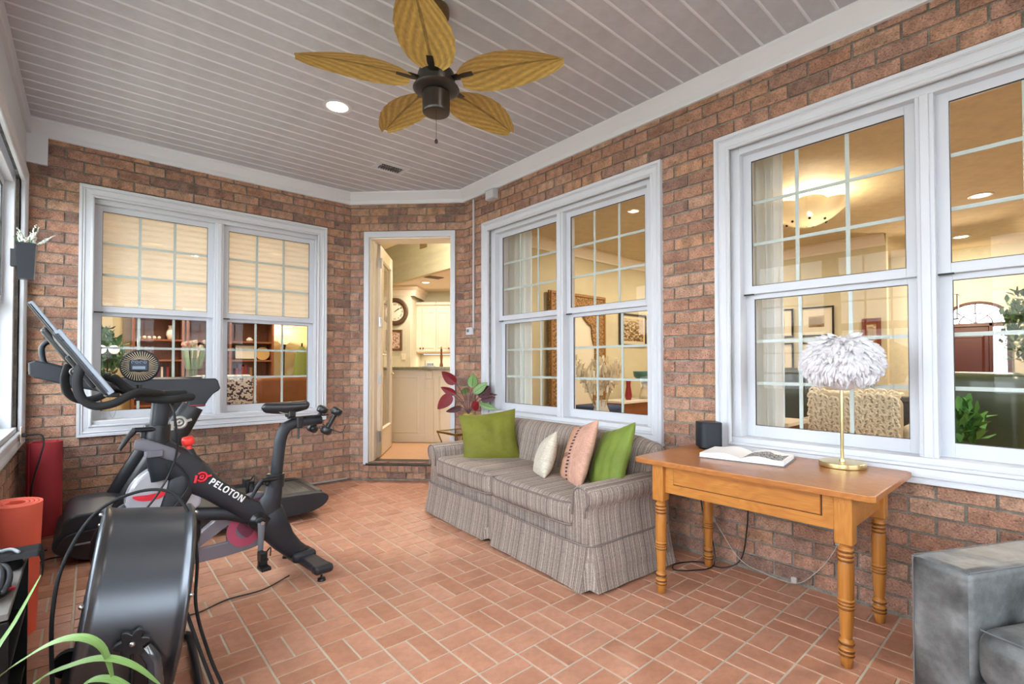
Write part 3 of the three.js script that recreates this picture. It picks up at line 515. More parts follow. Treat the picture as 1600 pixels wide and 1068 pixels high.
// ---------- side table, gold pot and plant ----------
M.gold = std(0xb08d3c, 0.3, { metalness: 1 });
{
  const t = thing('side_table', 'small gold framed glass side table beside the sofa', 'table', [2.72, 0, -3.95]);
  const h = 0.16, y = 0.585;
  mesh('table_frame', join([B(0.34, 0.02, 0.014, 0, y - 0.01, -h, 0.002), B(0.34, 0.02, 0.014, 0, y - 0.01, h, 0.002), B(0.014, 0.02, 0.34, -h, y - 0.01, 0, 0.002), B(0.014, 0.02, 0.34, h, y - 0.01, 0, 0.002)]), M.gold, t);
  mesh('glass_top', B(0.31, 0.006, 0.31, 0, y - 0.006, 0, 0.001), phys(0xf2fff8, 0.02, { transmission: 1, thickness: 0.006, ior: 1.5 }), t);
  for (const sx of [-1, 1]) for (const sz of [-1, 1]) mesh('leg', bar(V(sx * h, y - 0.02, sz * h), V(sx * 0.04, 0.30, sz * 0.16), 0.006, 8), M.gold, t);
  for (const sx of [-1, 1]) for (const sz of [-1, 1]) mesh('leg', bar(V(sx * 0.04, 0.30, sz * 0.16), V(sx * 0.15, 0.0, sz * 0.16), 0.006, 8), M.gold, t);
  const pot = thing('potted_plant', 'red and green leaved plant in a gold cylinder pot', 'plant', [2.76, 0.586, -3.88]);
  mesh('pot', lathe([[0, 0], [0.052, 0], [0.054, 0.004], [0.054, 0.168], [0.052, 0.172], [0.049, 0.168], [0.049, 0.15], [0, 0.15]], 32), std(0xc3b065, 0.3, { metalness: 0.9 }), pot);
  mesh('soil', cyl(0.049, 0.049, 0.006, 0, 0.15, 0, 20), std(0x2e2318, 1), pot);
  function leafGeo(L, W, bend, fold) {
    const n = 10, m = 4, pos = [], idx = [], uv = [];
    for (let i = 0; i <= n; i++) for (let j = -m; j <= m; j++) { const t = i / n, w = W / 2 * Math.pow(Math.sin(Math.PI * Math.pow(t, 0.72)), 0.75) + 0.0005, s = j / m; pos.push(w * s, -bend * t * t * L + fold * Math.abs(s) * w, t * L); uv.push(s * 0.5 + 0.5, t); }
    const q = 2 * m + 1; for (let i = 0; i < n; i++) for (let j = 0; j < 2 * m; j++) { const a = i * q + j; idx.push(a, a + q, a + 1, a + 1, a + q, a + q + 1); }
    const g = new THREE.BufferGeometry(); g.setAttribute('position', new THREE.Float32BufferAttribute(pos, 3)); g.setAttribute('uv', new THREE.Float32BufferAttribute(uv, 2)); g.setIndex(idx); g.computeVertexNormals(); return g;
  }
  const red = phys(0x740615, 0.45, { side: THREE.DoubleSide }), dark = phys(0x3d0c18, 0.5, { side: THREE.DoubleSide });
  const green = phys(0xffffff, 0.45, { side: THREE.DoubleSide, map: tex(128, 256, (u, v) => { const e = Math.abs(u - 0.5) * 2, vein = Math.sin((v * 9 - e * 1.6) * 6.283) > 0.75; return e > 0.9 || e < 0.06 ? [0.20, 0.36, 0.17] : vein ? [0.24, 0.42, 0.2] : [0.52, 0.64, 0.40]; }) });
  const stemM = std(0x57333a, 0.6);
  // tip offset from the soil centre, leaf direction, length, width, material
  const LV = [[[-0.09, 0.46, -0.07], [-0.65, 0.62, -0.5], 0.15, 0.085, red], [[-0.09, 0.36, -0.08], [-0.7, 0.35, -0.55], 0.13, 0.06, red], [[-0.13, 0.36, -0.10], [-0.55, -0.75, -0.3], 0.16, 0.095, red], [[0.03, 0.42, 0.02], [0.05, 0.98, 0.1], 0.115, 0.085, green], [[0.03, 0.37, 0.04], [0.65, 0.55, 0.5], 0.14, 0.07, green], [[0.08, 0.33, 0.06], [0.5, 0.55, 0.45], 0.13, 0.10, dark], [[0.09, 0.30, 0.08], [0.75, 0.1, 0.6], 0.12, 0.055, dark], [[0.02, 0.22, 0.03], [0.25, 0.55, 0.7], 0.09, 0.075, red], [[0.07, 0.27, 0.08], [0.7, -0.35, 0.55], 0.15, 0.05, green], [[-0.04, 0.23, -0.05], [-0.75, -0.3, -0.55], 0.13, 0.05, dark], [[-0.03, 0.36, 0.0], [-0.5, 0.6, 0.5], 0.10, 0.06, green], [[0.1, 0.35, 0.09], [0.85, -0.05, 0.5], 0.12, 0.03, dark]];
  LV.forEach(([b, d, L, W, m], i) => {
    mesh('stem', tube([[0.01 * Math.sin(i), 0.15, 0.01 * Math.cos(i * 2)], [b[0] * 0.4, 0.15 + (b[1] - 0.15) * 0.6, b[2] * 0.4], b], 0.0028, 12, 5), stemM, pot);
    const lf = mesh('leaf', leafGeo(L * 1.22, W * 1.25, 0.18, 0.25), m, pot), z = V(...d).normalize(), toCam = V(-0.55, 0.35, 0.75), x = toCam.clone().cross(z).normalize().negate(), y = z.clone().cross(x);
    lf.position.set(...b); lf.quaternion.setFromRotationMatrix(new THREE.Matrix4().makeBasis(x, y, z));
  });
}
// ---------- pine table ----------
{
  const t = thing('pine_table', 'antique pine side table with turned legs and one wide drawer', 'table', [2.585, 0, -1.05], -Math.PI / 2);
  // local x along the wall (right), local z into the room
  const yt = 0.724, hx = 0.43, hz = 0.258;
  let top = extr(new THREE.Shape([[-0.53, -0.325], [0.53, -0.325], [0.545, -0.31], [0.545, 0.318], [0.53, 0.332], [-0.53, 0.332], [-0.545, 0.318], [-0.545, -0.31]].map((p) => new THREE.Vector2(...p))), 0.02, 0.004, 1);
  top.rotateX(Math.PI / 2); mesh('table_top', mv(uvBox(top, 1.3), 0, yt - 0.004, 0), M.pineTopH, t);
  const ya = 0.545, yb = yt - 0.028;
  mesh('apron', join([uvBox(Bx(-hx, hx, ya, yb, -hz - 0.01, -hz + 0.012), 1.5), uvBox(Bx(-hx - 0.012, -hx + 0.01, ya, yb, -hz, hz), 1.5), uvBox(Bx(hx - 0.01, hx + 0.012, ya, yb, -hz, hz), 1.5), uvBox(Bx(-hx, hx, ya, yb, hz - 0.012, hz + 0.008), 1.5)]), M.pineH, t);
  mesh('drawer', uvBox(B(0.69, 0.088, 0.03, 0.0, 0.641, hz + 0.002, 0.004), 1.2), M.pineH, t);
  mesh('gap_shade_strip', join(frameGeo(-0.345, 0.345, 0.597, 0.685, [[0, hz + 0.0085], [0.0045, hz + 0.0085]])), std(0x3a2412, 0.8), t);  // flat dark strip, the shade around the drawer put into colour
  // turned leg
  const prof = []; const ring = (y, r, h) => { for (let k = 0; k <= 6; k++) prof.push([r + 0.0055 * Math.sin(k / 6 * Math.PI), y + h * k / 6]); };
  prof.push([0, 0]); prof.push([0.020, 0]); prof.push([0.023, 0.03]); prof.push([0.026, 0.045]); ring(0.05, 0.0235, 0.014); ring(0.066, 0.024, 0.014); prof.push([0.018, 0.084]); prof.push([0.018, 0.09]); ring(0.094, 0.022, 0.018); prof.push([0.018, 0.117]);
  prof.push([0.0225, 0.128]); prof.push([0.0255, 0.19]); prof.push([0.027, 0.235]); ring(0.24, 0.0265, 0.010); ring(0.253, 0.0265, 0.010); ring(0.266, 0.0265, 0.010);
  prof.push([0.028, 0.28]); prof.push([0.0295, 0.35]); prof.push([0.0285, 0.418]); prof.push([0.021, 0.426]); ring(0.43, 0.0235, 0.016); ring(0.448, 0.0245, 0.016); ring(0.466, 0.0235, 0.016); prof.push([0.02, 0.486]); prof.push([0.026, 0.496]); prof.push([0.03, 0.505]); prof.push([0.0, 0.505]);
  const leg = lathe(prof, 28), sq = uvBox(B(0.066, 0.205, 0.066, 0, 0.60, 0, 0.006), 1.5);
  const dk = join([0.057, 0.073, 0.103, 0.245, 0.258, 0.271, 0.438, 0.456, 0.474].map((y) => { const g = new THREE.TorusGeometry(0.0262, 0.0028, 6, 28); g.rotateX(Math.PI / 2); return mv(g, 0, y - 0.009, 0); }));
  for (const sx of [-1, 1]) for (const sz of [-1, 1]) { const l = mesh('leg', join([leg, sq]), M.pine, t); l.position.set(sx * hx, 0, sz * hz); mesh('turned_ring', dk, M.pineDark, l); }
}
// ---------- things on the table ----------
{
  const L = thing('table_lamp', 'brass table lamp with a round white feather shade on the pine table', 'lamp', [2.80, 0.7245, -0.755]);
  mesh('base', lathe([[0, 0], [0.098, 0], [0.1, 0.003], [0.1, 0.022], [0.098, 0.025], [0, 0.025]], 48), M.brass, L);
  mesh('stem', join([cyl(0.0075, 0.0075, 0.46, 0, 0.25, 0, 16), cyl(0.014, 0.012, 0.014, 0, 0.03, 0, 16)]), M.brass, L);
  // feathers: overlapping curved vanes in rings around an inner globe
  const fm = phys(0xe9e7ea, 0.85, { side: THREE.DoubleSide, transmission: 0.12, thickness: 0, sheen: 0.4 });
  mesh('shade_core', mv(new THREE.SphereGeometry(0.135, 24, 16), 0, 0.51, 0).scale(1, 1, 1), std(0xe9e6e8, 0.9), L);
  function feather(len, wid, curl) {
    const n = 7, pos = [], idx = []; const ed = [0.25, 0.8, 1, 1, 0.94, 0.8, 0.52, 0.05];
    for (let i = 0; i <= n; i++) for (let j = -2; j <= 2; j++) { const s = i / n; pos.push(wid / 2 * ed[i] * j / 2 * (1 + 0.12 * Math.sin(i * 2.3 + j)), -len * s + (Math.abs(j) === 2 ? 0.01 * Math.sin(i * 3.1) : 0) + 0.006 * Math.abs(j), 0.03 * s * (1 - curl * s * s) - 0.004 * j * j * s); }
    for (let i = 0; i < n; i++) for (let j = 0; j < 4; j++) { const a = i * 5 + j; idx.push(a, a + 5, a + 1, a + 1, a + 5, a + 6); }
    const g = new THREE.BufferGeometry(); g.setAttribute('position', new THREE.Float32BufferAttribute(pos, 3)); g.setIndex(idx); g.computeVertexNormals(); return g.toNonIndexed();
  }
  const fs = []; const R = 0.135, base = [0, 1, 2, 3].map((k) => feather(0.066 + 0.009 * k, 0.021 + 0.003 * k, 0.1 + 0.35 * k));
  for (let ring = 0; ring < 20; ring++) {
    const th = 0.06 + ring * 0.108, rad = Math.sin(th), n = Math.max(6, Math.round(rad * 62));
    for (let k = 0; k < n; k++) {
      const ph = (k + (ring % 2) * 0.5) / n * Math.PI * 2 + rr(-0.06, 0.06), g = base[Math.floor(rnd() * 4)].clone();
      g.rotateZ(rr(-0.6, 0.6)); g.rotateX(-(Math.PI / 2 - th) * 0.92 - rr(0.0, 0.55)); g.rotateY(0);
      g.translate(0, Math.cos(th) * 0.105, rad * R); g.rotateY(ph); g.translate(0, 0.525, 0); fs.push(g);
    }
  }
  const sh = mesh('feather_shade', join(fs), fm, L); sh.userData.label = 'shade of layered white feathers'; sh.userData.kind = 'stuff';
  const bk = thing('open_book', 'open picture book lying on the pine table', 'book', [2.66, 0.7245, -1.165], -Math.PI / 2 + 0.16);
  const pg = (s) => { const n = 14, pos = [], idx = [], uv = []; for (let i = 0; i <= n; i++) for (let j = 0; j <= 1; j++) for (let k = 0; k < 2; k++) { const t = i / n, x = s * 0.205 * t, y = k ? 0.004 : 0.016 + 0.024 * Math.sin(Math.min(1, t * 1.35) * Math.PI * 0.8) * (1 - 0.35 * t) ; pos.push(x, y, (j - 0.5) * 0.26); uv.push(s > 0 ? t : 1 - t, 1 - j); }
    for (let i = 0; i < n; i++) { const a = i * 4, b = a + 4; idx.push(a + 1 - 1, a + 2, b, b, a + 2, b + 2); idx.push(a, b, a + 1, b, b + 1, a + 1, a + 2, a + 3, b + 2, b + 2, a + 3, b + 3); } const e = n * 4; idx.push(e, e + 2, e + 1, e + 1, e + 2, e + 3);
    const g = new THREE.BufferGeometry(); g.setAttribute('position', new THREE.Float32BufferAttribute(pos, 3)); g.setAttribute('uv', new THREE.Float32BufferAttribute(uv, 2)); g.setIndex(idx); const h = g.toNonIndexed(); h.computeVertexNormals(); return toCreasedNormals(h, 0.6); };
  const paper = std(0xf2f0f0, 0.8, { side: THREE.DoubleSide });
  const engr = std(0xffffff, 0.8, { side: THREE.DoubleSide, map: tex(256, 256, (u, v) => { const sky = v > 0.62 + 0.18 * N16(u, 0.3), inB = u > 0.06 && u < 0.94 && v > 0.08 && v < 0.92; if (!inB || sky) return 0.94; const b = N32(u * 2, v) * 0.6 + N64(u, v * 2) * 0.5; return b > 0.55 ? 0.72 : b > 0.42 ? 0.42 : 0.22; }) });
  mesh('cover', join([B(0.215, 0.004, 0.275, -0.108, 0.002, 0, 0.001), B(0.215, 0.004, 0.275, 0.108, 0.002, 0, 0.001)]), std(0x6d6f78, 0.7), bk);
  mesh('page_block', pg(-1), paper, bk); mesh('page_block', pg(1), engr, bk).userData.label = 'page printed with a grey townscape engraving';
  const sp = thing('smart_speaker', 'black rounded smart speaker on the corner of the pine table', 'speaker', [2.81, 0.7245, -1.455], -0.75);
  const body = extr(smoothShape([[-0.06, -0.045], [-0.045, -0.06], [0.045, -0.06], [0.06, -0.045], [0.06, 0.045], [0.045, 0.06], [-0.045, 0.06], [-0.06, 0.045]], true, 64), 0.142, 0.003); body.rotateX(-Math.PI / 2);
  mesh('body', mv(body, 0, 0.013, 0), std(0x141b24, 0.55, { bumpMap: fineBump, bumpScale: 0.0008 }), sp); mesh('foot', cyl(0.05, 0.052, 0.01, 0, 0.005, 0, 28), M.black, sp);
  const lid = extr(smoothShape([[-0.052, -0.04], [-0.04, -0.052], [0.04, -0.052], [0.052, -0.04], [0.052, 0.04], [0.04, 0.052], [-0.04, 0.052], [-0.052, 0.04]], true, 64), 0.002); lid.rotateX(-Math.PI / 2); mesh('top_plate', mv(lid, 0, 0.158, 0), std(0x1c2026, 0.35), sp);
}
// ---------- outlet and cords under the table ----------
{
  const o = thing('wall_outlet', 'black wall outlet with plugs behind the pine table', 'outlet', [xC - 0.004, 0.44, -1.585], -Math.PI / 2);
  mesh('plate', B(0.075, 0.12, 0.01, 0, 0, 0.006, 0.003), std(0x353a40, 0.5), o);
  mesh('plug', join([B(0.035, 0.035, 0.035, 0, 0.02, 0.03, 0.005)]), M.black, o); mesh('plug', B(0.03, 0.03, 0.03, 0.0, -0.035, 0.028, 0.005), std(0x2a3442, 0.5), o);
  single('power_cord', tube([[2.93, 0.41, -1.58], [2.88, 0.3, -1.53], [2.87, 0.12, -1.46], [2.83, 0.02, -1.44], [2.70, 0.008, -1.50], [2.62, 0.008, -1.58], [2.70, 0.008, -1.62], [2.84, 0.008, -1.54], [2.87, 0.008, -1.40], [2.93, 0.05, -1.33], [2.945, 0.25, -1.29], [2.94, 0.5, -1.28]], 0.004, 90, 6), M.black, 'black power cord coiled on the floor under the pine table', 'cord');
  const wc = std(0xbdb8ae, 0.5), lampThing = scene.getObjectByName('table_lamp'), cd = new THREE.Group(); cd.name = 'power_cord'; cd.position.set(-2.80, -0.7245, 0.755); lampThing.add(cd);
  mesh('cable', tube([[2.93, 0.46, -1.585], [2.89, 0.36, -1.52], [2.90, 0.23, -1.44], [2.93, 0.06, -1.32], [2.935, 0.025, -1.2], [2.94, 0.02, -1.02], [2.945, 0.1, -0.93], [2.945, 0.24, -0.84], [2.945, 0.42, -0.78], [2.945, 0.6, -0.77], [2.935, 0.735, -0.77], [2.88, 0.73, -0.765]], 0.0022, 90, 6), wc, cd);
  mesh('switch', bar(V(2.89, 0.33, -1.50), V(2.893, 0.26, -1.465), 0.012, 8), wc, cd); mesh('connector', B(0.02, 0.03, 0.03, 2.94, 0.035, -1.03, 0.004), wc, cd); mesh('connector', B(0.02, 0.035, 0.03, 2.945, 0.3, -0.815, 0.004), wc, cd);
}
// ---------- grey leather armchair ----------
{
  const lt = tex(512, 512, (u, v) => { const a = N4(u, v), b = N8(u + 0.3, v), c = N32(u, v), k = 0.72 + 0.5 * (a - 0.5) + 0.35 * (b - 0.5) + 0.14 * (c - 0.5) + (N128(u, v) - 0.5) * 0.06; return [k * 0.985, k, k * 1.01]; }, true, [1.6, 1.6]);
  M.leather = phys(0x8a8b8a, 0.42, { map: lt, bumpMap: fineBump, bumpScale: 0.0012, clearcoat: 0.08, clearcoatRoughness: 0.5 });
  const c = thing('armchair', 'grey distressed leather armchair in the near right corner', 'armchair', [2.19, 0, 0.265], -Math.PI / 2 - 0.47);
  // local z = front, local x = right
  const soft = (w, h, d, x, y, z, r) => uvBox(new RoundedBoxGeometry(w, h, d, 5, r).translate(x, y, z), 1.2);
  for (const s of [-1, 1]) { const a = mesh('arm', soft(0.17, 0.56, 0.84, s * 0.405, 0.33, 0.0, 0.028), M.leather, c);
    mesh('seam', join([tube([[s * 0.405 - 0.078, 0.603, 0.405], [s * 0.405 - 0.078, 0.603, -0.40]], 0.0025, 4, 5), tube([[s * 0.405 + 0.078, 0.603, 0.405], [s * 0.405 + 0.078, 0.603, -0.40]], 0.0025, 4, 5), tube([[s * 0.405 - 0.078, 0.60, 0.41], [s * 0.405 + 0.078, 0.60, 0.41]], 0.0025, 4, 5), tube([[s * 0.405 - 0.08, 0.60, 0.411], [s * 0.405 - 0.08, 0.06, 0.411]], 0.0025, 4, 5)]), std(0x6c6e70, 0.5), a); }
  mesh('base', soft(0.66, 0.22, 0.80, 0, 0.17, 0.0, 0.02), M.leather, c);
  let cu = new RoundedBoxGeometry(0.635, 0.18, 0.66, 8, 0.055); { const p = cu.attributes.position; for (let i = 0; i < p.count; i++) { const x = p.getX(i), y = p.getY(i), z = p.getZ(i); if (y > 0) p.setY(i, y + 0.025 * (1 - (x / 0.32) ** 2) * (1 - (z / 0.33) ** 2) + 0.003 * Math.sin(x * 40) * Math.sin(z * 31)); } cu.computeVertexNormals(); }
  mesh('seat_cushion', uvBox(mv(cu, 0, 0.37, 0.09), 1.2), M.leather, c);
  mesh('seam', tube([[-0.30, 0.45, 0.40], [-0.1, 0.463, 0.413], [0.1, 0.463, 0.413], [0.30, 0.45, 0.40]], 0.0025, 20, 5), std(0x6c6e70, 0.5), c);
  mesh('backrest', soft(0.68, 0.56, 0.2, 0, 0.52, -0.33, 0.06), M.leather, c);
  for (const sx of [-1, 1]) for (const sz of [-1, 1]) mesh('foot', cyl(0.02, 0.026, 0.055, sx * 0.38, 0.0275, sz * 0.34, 12), M.black, c);
}
// ---------- exercise bike ----------
const font = await new FontLoader().loadAsync('fonts/droid/droid_sans_bold.typeface.json');
const Z0 = (pts, z) => pts.map(([x, y]) => [x, y, z]);
M.matte = phys(0x1b2028, 0.46, { clearcoat: 0.12, clearcoatRoughness: 0.5 });
M.redPaint = std(0xd8283a, 0.45);
M.whitePaint = std(0xeeeeee, 0.5);
M.guard = phys(0x77727c, 0.3, { clearcoat: 0.4 });
// round logo: ring with a slanted bar, as printed on the machines
function logoGeo(s) {
  const ring = new THREE.TorusGeometry(0.36 * s, 0.105 * s, 4, 28, 5.0); ring.scale(1, 1, 0.05); ring.rotateZ(-2.0);
  const dot = new THREE.TorusGeometry(0.13 * s, 0.09 * s, 4, 16); dot.scale(1, 1, 0.05);
  const stem = B(0.2 * s, 0.62 * s, 0.004, 0, 0, 0, 0).rotateZ(0.5).translate(-0.30 * s, -0.36 * s, 0), tick = B(0.34 * s, 0.16 * s, 0.004, 0, 0, 0, 0).rotateZ(0.8).translate(0.40 * s, 0.36 * s, 0);
  return join([ring, dot, stem, tick]);
}
{
  const b = thing('exercise_bike', 'black exercise bike with screen and red lettering in front of the back window', 'exercise bike', [0.975, 0, -3.093], Math.PI + 6 * Math.PI / 180);
  // local +x points to the handlebar end, -z to the viewer
  // frame: rear leg, seat tube, down tube and head as flattened tubes that flow into each other
  mesh('frame', join([
    loft([[-0.01, 0.085, 0, 0.035, 0.045], [0.05, 0.13, 0, 0.036, 0.055], [0.11, 0.20, 0, 0.037, 0.065], [0.17, 0.30, 0, 0.038, 0.085], [0.20, 0.38, 0, 0.038, 0.085]], 22, true, 2.6),
    loft([[0.24, 0.33, 0, 0.038, 0.07], [0.20, 0.40, 0, 0.038, 0.075], [0.172, 0.47, 0, 0.036, 0.05], [0.162, 0.54, 0, 0.034, 0.042], [0.158, 0.565, 0, 0.034, 0.041]], 22, true, 2.6),
    loft([[0.20, 0.35, 0, 0.038, 0.09], [0.28, 0.40, 0, 0.038, 0.065], [0.38, 0.485, 0, 0.037, 0.056], [0.48, 0.57, 0, 0.037, 0.060], [0.56, 0.645, 0, 0.038, 0.080], [0.62, 0.71, 0, 0.038, 0.085], [0.68, 0.77, 0, 0.037, 0.07], [0.72, 0.82, 0, 0.036, 0.06]], 22, true, 2.6),
    loft([[0.70, 0.66, 0, 0.036, 0.05], [0.715, 0.76, 0, 0.037, 0.05], [0.725, 0.86, 0, 0.037, 0.048], [0.722, 0.895, 0, 0.037, 0.047]], 22, true, 2.6),
    loft([[0.60, 0.69, 0, 0.037, 0.07], [0.625, 0.60, 0, 0.037, 0.062], [0.665, 0.50, 0, 0.037, 0.052], [0.71, 0.38, 0, 0.037, 0.048], [0.77, 0.26, 0, 0.036, 0.046], [0.85, 0.13, 0, 0.036, 0.045], [0.90, 0.085, 0, 0.035, 0.04]], 22, true, 2.6),
    loft([[0.24, 0.36, 0.0, 0.034, 0.045], [0.40, 0.42, 0.012, 0.03, 0.036], [0.56, 0.45, 0.02, 0.03, 0.036], [0.66, 0.44, 0.02, 0.028, 0.034]], 18, true, 2.4),
  ]), M.matte, b);
  const collar = (x, y, r, t) => mesh('collar', join([mv(new THREE.CylinderGeometry(r, r * 1.02, 0.075, 28).scale(1.1, 1, 0.86), 0, 0, 0), B(0.03, 0.05, 0.03, r + 0.002, 0, 0, 0.008)]).rotateZ(t).translate(x, y, 0), M.satin, b);
  collar(0.157, 0.56, 0.044, 0.06); collar(0.723, 0.895, 0.05, 0.05);
  // seat post with rear bend, saddle on its slider
  mesh('seat_post', loft([[0.156, 0.56, 0, 0.027, 0.032], [0.146, 0.66, 0, 0.027, 0.032], [0.133, 0.78, 0, 0.027, 0.032], [0.122, 0.825, 0, 0.027, 0.033], [0.098, 0.862, 0, 0.027, 0.033], [0.06, 0.878, 0, 0.027, 0.031], [-0.02, 0.884, 0, 0.026, 0.026], [-0.11, 0.886, 0, 0.026, 0.025]], 20, true, 2.5), M.matte, b);
  {
    // saddle: narrow nose towards the handlebar, wide rounded rear
    const n = 22, m = 18, pos = [], idx = [];
    for (let i = 0; i <= n; i++) { const t = i / n, x = 0.238 - 0.272 * t, hw = 0.018 + 0.058 * Math.pow(t, 1.9) * (1 - 0.35 * Math.max(0, t - 0.86) / 0.14) , th = 0.014 + 0.022 * Math.sin(Math.PI * Math.min(1, t * 0.62 + 0.2)), e = Math.min(1, Math.min(t, 1 - t) * 12 + 0.02), yc = 0.982 + 0.010 * Math.pow(Math.abs(t - 0.45) * 2, 2) - (t < 0.1 ? 0.05 * (0.1 - t) : 0);
      for (let j = 0; j <= m; j++) { const a = j / m * 2 * Math.PI, c = Math.cos(a), s = Math.sin(a); pos.push(x, yc + (s > 0 ? th * 0.8 : th * 1.15) * s * Math.sqrt(e) , hw * Math.sign(c) * Math.pow(Math.abs(c), 0.8) * Math.sqrt(e)); } }
    for (let i = 0; i < n; i++) for (let j = 0; j < m; j++) { const a = i * (m + 1) + j; idx.push(a, a + 1, a + m + 1, a + 1, a + m + 2, a + m + 1); }
    const g = new THREE.BufferGeometry(); g.setAttribute('position', new THREE.Float32BufferAttribute(pos, 3)); g.setIndex(idx); g.computeVertexNormals();
    mesh('saddle', g, M.satin, b);
    mesh('saddle_rail', join([-0.02, 0.02].map((z) => tube([[0.165, 0.972, z * 0.6], [0.13, 0.948, z], [0.06, 0.945, z], [0.0, 0.972, z * 1.4]], 0.0035, 20, 6))), M.steel, b);
    mesh('saddle_clamp', join([B(0.045, 0.045, 0.06, 0.075, 0.94, 0, 0.01), B(0.20, 0.012, 0.022, -0.01, 0.914, 0, 0.004), B(0.04, 0.07, 0.07, 0.03, 0.885, 0, 0.01), bar(V(0.04, 0.85, -0.03), V(0.042, 0.79, -0.035), 0.006, 8)]), M.satin, b);
  }
  const cage = mesh('weight_cradle', join([bar(V(-0.05, 0.915, -0.02), V(-0.15, 0.917, -0.02), 0.005, 8), ...[-1, 1].map((s) => tube([[-0.10, 0.865, s * 0.05], [-0.14, 0.83, s * 0.1], [-0.19, 0.815, s * 0.12], [-0.21, 0.85, s * 0.12]], 0.003, 16, 6)), tube([[-0.14, 0.83, -0.11], [-0.15, 0.815, 0], [-0.14, 0.83, 0.11]], 0.003, 16, 6)]), M.satin, b);
  // front: post, stem and handlebars
  mesh('handlebar_post', loft([[0.722, 0.89, 0, 0.030, 0.036], [0.712, 0.98, 0, 0.030, 0.038], [0.695, 1.06, 0, 0.033, 0.05], [0.685, 1.085, 0, 0.035, 0.055]], 20, true, 2.6), M.matte, b);
  mesh('handlebar', join([
    ...[-1, 1].map((s) => tube([[0.70, 1.085, s * 0.03], [0.75, 1.095, s * 0.12], [0.84, 1.105, s * 0.215], [0.877, 1.092, s * 0.24], [0.927, 1.064, s * 0.25], [0.988, 1.057, s * 0.25], [1.029, 1.091, s * 0.25], [1.044, 1.16, s * 0.25], [1.034, 1.222, s * 0.25]], 0.0175, 70, 12)),
    ...[-1, 1].map((s) => tube([[0.60, 1.068, s * 0.085], [0.64, 1.065, s * 0.10], [0.706, 1.062, s * 0.12], [0.793, 1.075, s * 0.12], [0.853, 1.114, s * 0.12], [0.905, 1.17, s * 0.12]], 0.0185, 50, 12)),
    tube([[0.60, 1.068, -0.085], [0.592, 1.068, 0], [0.60, 1.068, 0.085]], 0.018, 16, 12), B(0.14, 0.035, 0.15, 0.68, 1.085, 0, 0.012)]), M.rubber, b);
  // screen on its arm
  {
    const s = new THREE.Group(); s.name = 'screen'; s.position.set(0.995, 1.245, 0); s.rotation.order = 'YZX'; s.rotation.y = -0.075; s.rotation.z = -Math.PI / 2 + Math.atan2(0.25, 0.163); b.add(s);
    mesh('screen_body', B(0.032, 0.315, 0.55, 0.016, 0, 0, 0.012), M.satin, s);
    mesh('screen_glass', B(0.003, 0.285, 0.52, -0.001, 0, 0, 0.001), phys(0x0c1118, 0.06, { clearcoat: 1 }), s);
    mesh('screen_rim', join(frameGeo(-0.273, 0.273, -0.155, 0.155, [[-0.003, 0.002], [0, 0.004], [0.002, 0], [0.002, -0.02]])).rotateY(-Math.PI / 2), std(0x8d97a3, 0.4), s);
    mesh('screen_back', B(0.02, 0.17, 0.2, 0.038, -0.03, 0, 0.008), M.satin, s);
  }
  mesh('screen_arm', join([tube([[0.74, 1.09, 0], [0.82, 1.10, 0], [0.93, 1.14, 0], [1.03, 1.20, 0]], 0.02, 24, 10), B(0.05, 0.02, 0.09, 0.90, 1.09, 0, 0.006)]), M.satin, b);
  // crank, pedals
  mesh('crank_hub', (() => { const g = lathe([[0, -0.075], [0.022, -0.075], [0.03, -0.07], [0.03, -0.055], [0.048, -0.05], [0.05, -0.036], [0.05, 0.036], [0.03, 0.07], [0, 0.075]], 28); g.rotateX(Math.PI / 2); return mv(g, 0.262, 0.356, 0); })(), M.satin, b);
  for (const s of [-1, 1]) {
    const d = s < 0 ? -1 : 1, y1 = 0.356 + d * 0.172, x1 = 0.262 + (s < 0 ? 0.008 : -0.01);
    const arm = mesh('crank_arm', loft([[0.262, 0.356, s * 0.085, 0.011, 0.02], [0.262 + (x1 - 0.262) * 0.5, 0.356 + d * 0.09, s * 0.09, 0.009, 0.015], [x1, y1, s * 0.092, 0.009, 0.014]], 14, true, 3), s < 0 ? M.grey : M.black, b);
    mesh('crank_bolt', (() => { const g = cyl(0.010, 0.010, 0.006, 0, 0, 0, 14); g.rotateX(Math.PI / 2); return mv(g, 0.262, 0.356, s * 0.098); })(), M.steel, arm);
    mesh('pedal', join([bar(V(x1, y1, s * 0.09), V(x1, y1, s * 0.19), 0.008, 8), B(0.045, 0.085, 0.028, x1, y1 - 0.02, s * 0.125, 0.006), B(0.05, 0.02, 0.075, x1, y1 - 0.055, s * 0.15, 0.005), B(0.03, 0.05, 0.06, x1 + 0.012, y1 + 0.01, s * 0.15, 0.006), tube([[x1 - 0.02, y1 + 0.015, s * 0.12], [x1 - 0.032, y1 + 0.045, s * 0.15], [x1 - 0.02, y1 + 0.015, s * 0.18]], 0.004, 12, 6)]), M.black, b);
  }
  // flywheel with its guard
  const fx = 0.745, fy = 0.36;
  mesh('flywheel', (() => { const g = lathe([[0, -0.02], [0.19, -0.02], [0.215, -0.014], [0.225, 0], [0.215, 0.014], [0.19, 0.02], [0, 0.02]], 48); g.rotateX(Math.PI / 2); return mv(g, fx, fy, 0.035); })(), std(0x2a2a2e, 0.35, { metalness: 0.6 }), b);
  const gd = mesh('flywheel_guard', extr(smoothShape([[0.55, 0.50], [0.56, 0.60], [0.61, 0.68], [0.68, 0.715], [0.75, 0.70], [0.81, 0.64], [0.83, 0.56], [0.80, 0.50]], true, 60), 0.05, 0.012).translate(0, 0, 0.0), phys(0xa9aab2, 0.2, { clearcoat: 0.7 }), b);
